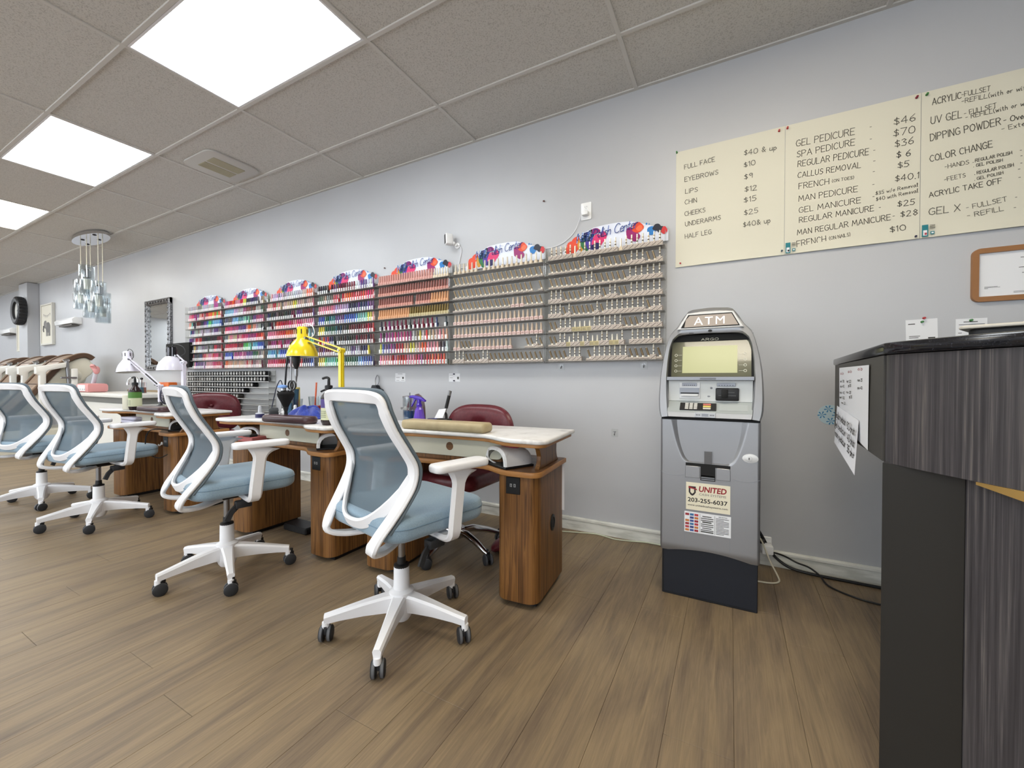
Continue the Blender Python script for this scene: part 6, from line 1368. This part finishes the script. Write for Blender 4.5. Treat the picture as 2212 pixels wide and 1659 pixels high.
# ------------------------------------------------------------------ massage chairs
LEA = noise_col(mat('tan_leather', rough=.42), [(.35,(124,102,82)),(.7,(146,122,100))], (9,9,9), 1, 3); LEAD = mat('dark_leather', (84,62,46), .4); SHL = mat('cream_shell', (218,215,200), .32); SHW = mat('white_arm', (226,226,222), .35)
def massage_chair(lab, x, y):
    t = thing('massage_chair', lab, 'massage chair', (x, y, 0), 0, 'pedicure massage chairs')
    S = 1.0
    # back: side profile in (y,z), wide in x
    front = [(-.42,.48),(-.33,.57),(-.20,.74),(-.07,.93),(.04,1.10),(.15,1.245),(.26,1.325),(.35,1.345),(.41,1.305)]
    rear = [(.405,1.29),(.44,1.23),(.43,1.13),(.35,1.03),(.23,.87),(.10,.70),(-.05,.56),(-.25,.46)]
    def prof(P, per=4): return [(p.x, p.y) for p in cat_rom([(a, b, 0) for a, b in P], per)]
    body = prof(front)+prof(rear)
    SX_ = Matrix(((0,0,1,0),(1,0,0,0),(0,1,0,0),(0,0,0,1)))       # profile (y,z) extruded along x
    q = MB(); q.prism(body, -.29, .29, SHL, .02, 3, X=SX_); q.build('back_shell', t)
    q = MB(); q.ell((0,.25,1.08), .315, .17, .22, SHL, 28, 16); q.build('shell_bulge', t)
    F = prof(front, 6)
    def off(d): 
        out = []
        for i, p in enumerate(F):
            a = Vector(F[max(i-1, 0)]); c = Vector(F[min(i+1, len(F)-1)]); T = (c-a).normalized(); out.append((p[0]-T.y*d, p[1]+T.x*d))
        return out
    cu = MB(); a_, b_ = off(.001), off(.05)
    cu.prism(a_[::-1]+b_, -.25, .25, LEA, .02, 3, X=SX_); c = cu.build('cushion', t)
    for s in (-1, 1):
        for (d0, d1, xa, xb, m) in ((.0,.062,.252,.285,LEAD),(.0,.068,.286,.300,LEA),(.0,.060,.301,.322,LEAD)):
            q = MB(); A, B_ = off(d0+.001), off(d1); xs = sorted((s*xa, s*xb)); q.prism(A[::-1]+B_, xs[0], xs[1], m, .006, 1, X=SX_); q.build('cushion_roll', t)
    for k in range(3):
        i0 = 6+k*12; P = off(.052)[i0]; q = MB(); q.cyl((-.24,P[0],P[1]), (.24,P[0],P[1]), .007, LEAD, n=8); q.build('cushion_seam', c)
    q = MB(); q.prism(rrect(-.31, .31, -.95, -.15, .06, 4), .34, .50, LEA, .05, 3); q.build('seat', t)
    q = MB(); q.prism(rrect(-.33, .33, -1.0, .30, .10, 5), .0, .34, SHL, .03, 3); q.build('seat_base', t)
    for s in (-1, 1):
        q = MB(); X = SX_
        xs = sorted((s*.33, s*.42))
        q.prism([(-.17,1.195),(-.17,1.10),(-.135,1.08),(-.135,.55),(-.075,.55),(-.072,1.12),(-.05,1.145),(.12,1.195),(.125,1.265)], xs[0], xs[1], SHW, .015, 2, X=X); a = q.build('armrest', t)
        q = MB(); q.cyl((s*.375,.135,1.29), (s*.375,.155,.90), .020, STEEL, n=12); q.cyl((s*.375,.10,1.285), (s*.375,.16,1.30), .02, CHROME, n=10); q.build('hinge_rod', a)
        q = MB(); q.box(*sorted((s*.345, s*.425)),   .17, .235, .5, 1.18, SHW, .012, 2); q.box(*sorted((s*.426, s*.438)), .06, .22, 1.035, 1.06, STEEL, .003, 1); q.build('rear_post', a)
    return t
for lab, x, y in (('tan and cream pedicure massage chair standing nearest to the wash counter',-8.68,2.00),('tan and cream pedicure massage chair, second in the row at the far end',-9.98,2.00),('tan and cream pedicure massage chair, third in the row, cut by the frame edge',-11.35,2.00)):
    massage_chair(lab.replace('nearest', 'next'), x, y)
# ------------------------------------------------------------------ pendant cluster
t = thing('pendant_cluster', 'cluster of five glass tube pendants hanging from an oval chrome canopy', 'pendant lamp', (-7.28,2.10,0))
q = MB(); q.lathe([(1,0),(1,.03),(.96,.045)], CHROME, 40, X=TR(0,0,ZC-.046) @ Matrix.Diagonal((.44,.13,1,1))); q.build('canopy', t)
q = MB()
for k in range(4): q.ell((-.28+.19*k,(-1)**k*.05,ZC-.048), .02, .02, .008, BLACK)
q.build('canopy_bolts', t)
PG = clear('pendant_glass', (238,242,244), .06, .65)
for (x, y, zt) in ((-.34,0,2.34),(-.19,.05,2.22),(0,-.04,2.48),(.20,.05,2.13),(.33,-.03,2.24)):
    q = MB(); q.cyl((x,y,ZC-.046), (x,y,zt-.04), .005, mat('pendant_cord', (206,204,190), .4), n=6); c = q.build('cord', t)
    q = MB(); q.lathe([(.02,zt-.16),(.045,zt-.15),(.045,zt-.06),(.02,zt-.04)], CHROME, 16, X=TR(x,y,0)); q.build('socket', c)
    q = MB(); q.lathe([(.075,zt-.38),(.075,zt),(.066,zt),(.066,zt-.38)], PG, 20, X=TR(x,y,0), caps=False); q.lathe([(.066,zt-.38),(.075,zt-.38)], PG, 20, X=TR(x,y,0), caps=False); q.lathe([(.03,zt-.30),(.034,zt-.17)], mat('bulb', (235,232,222), .3), 12, X=TR(x,y,0)); q.build('glass_tube', c)
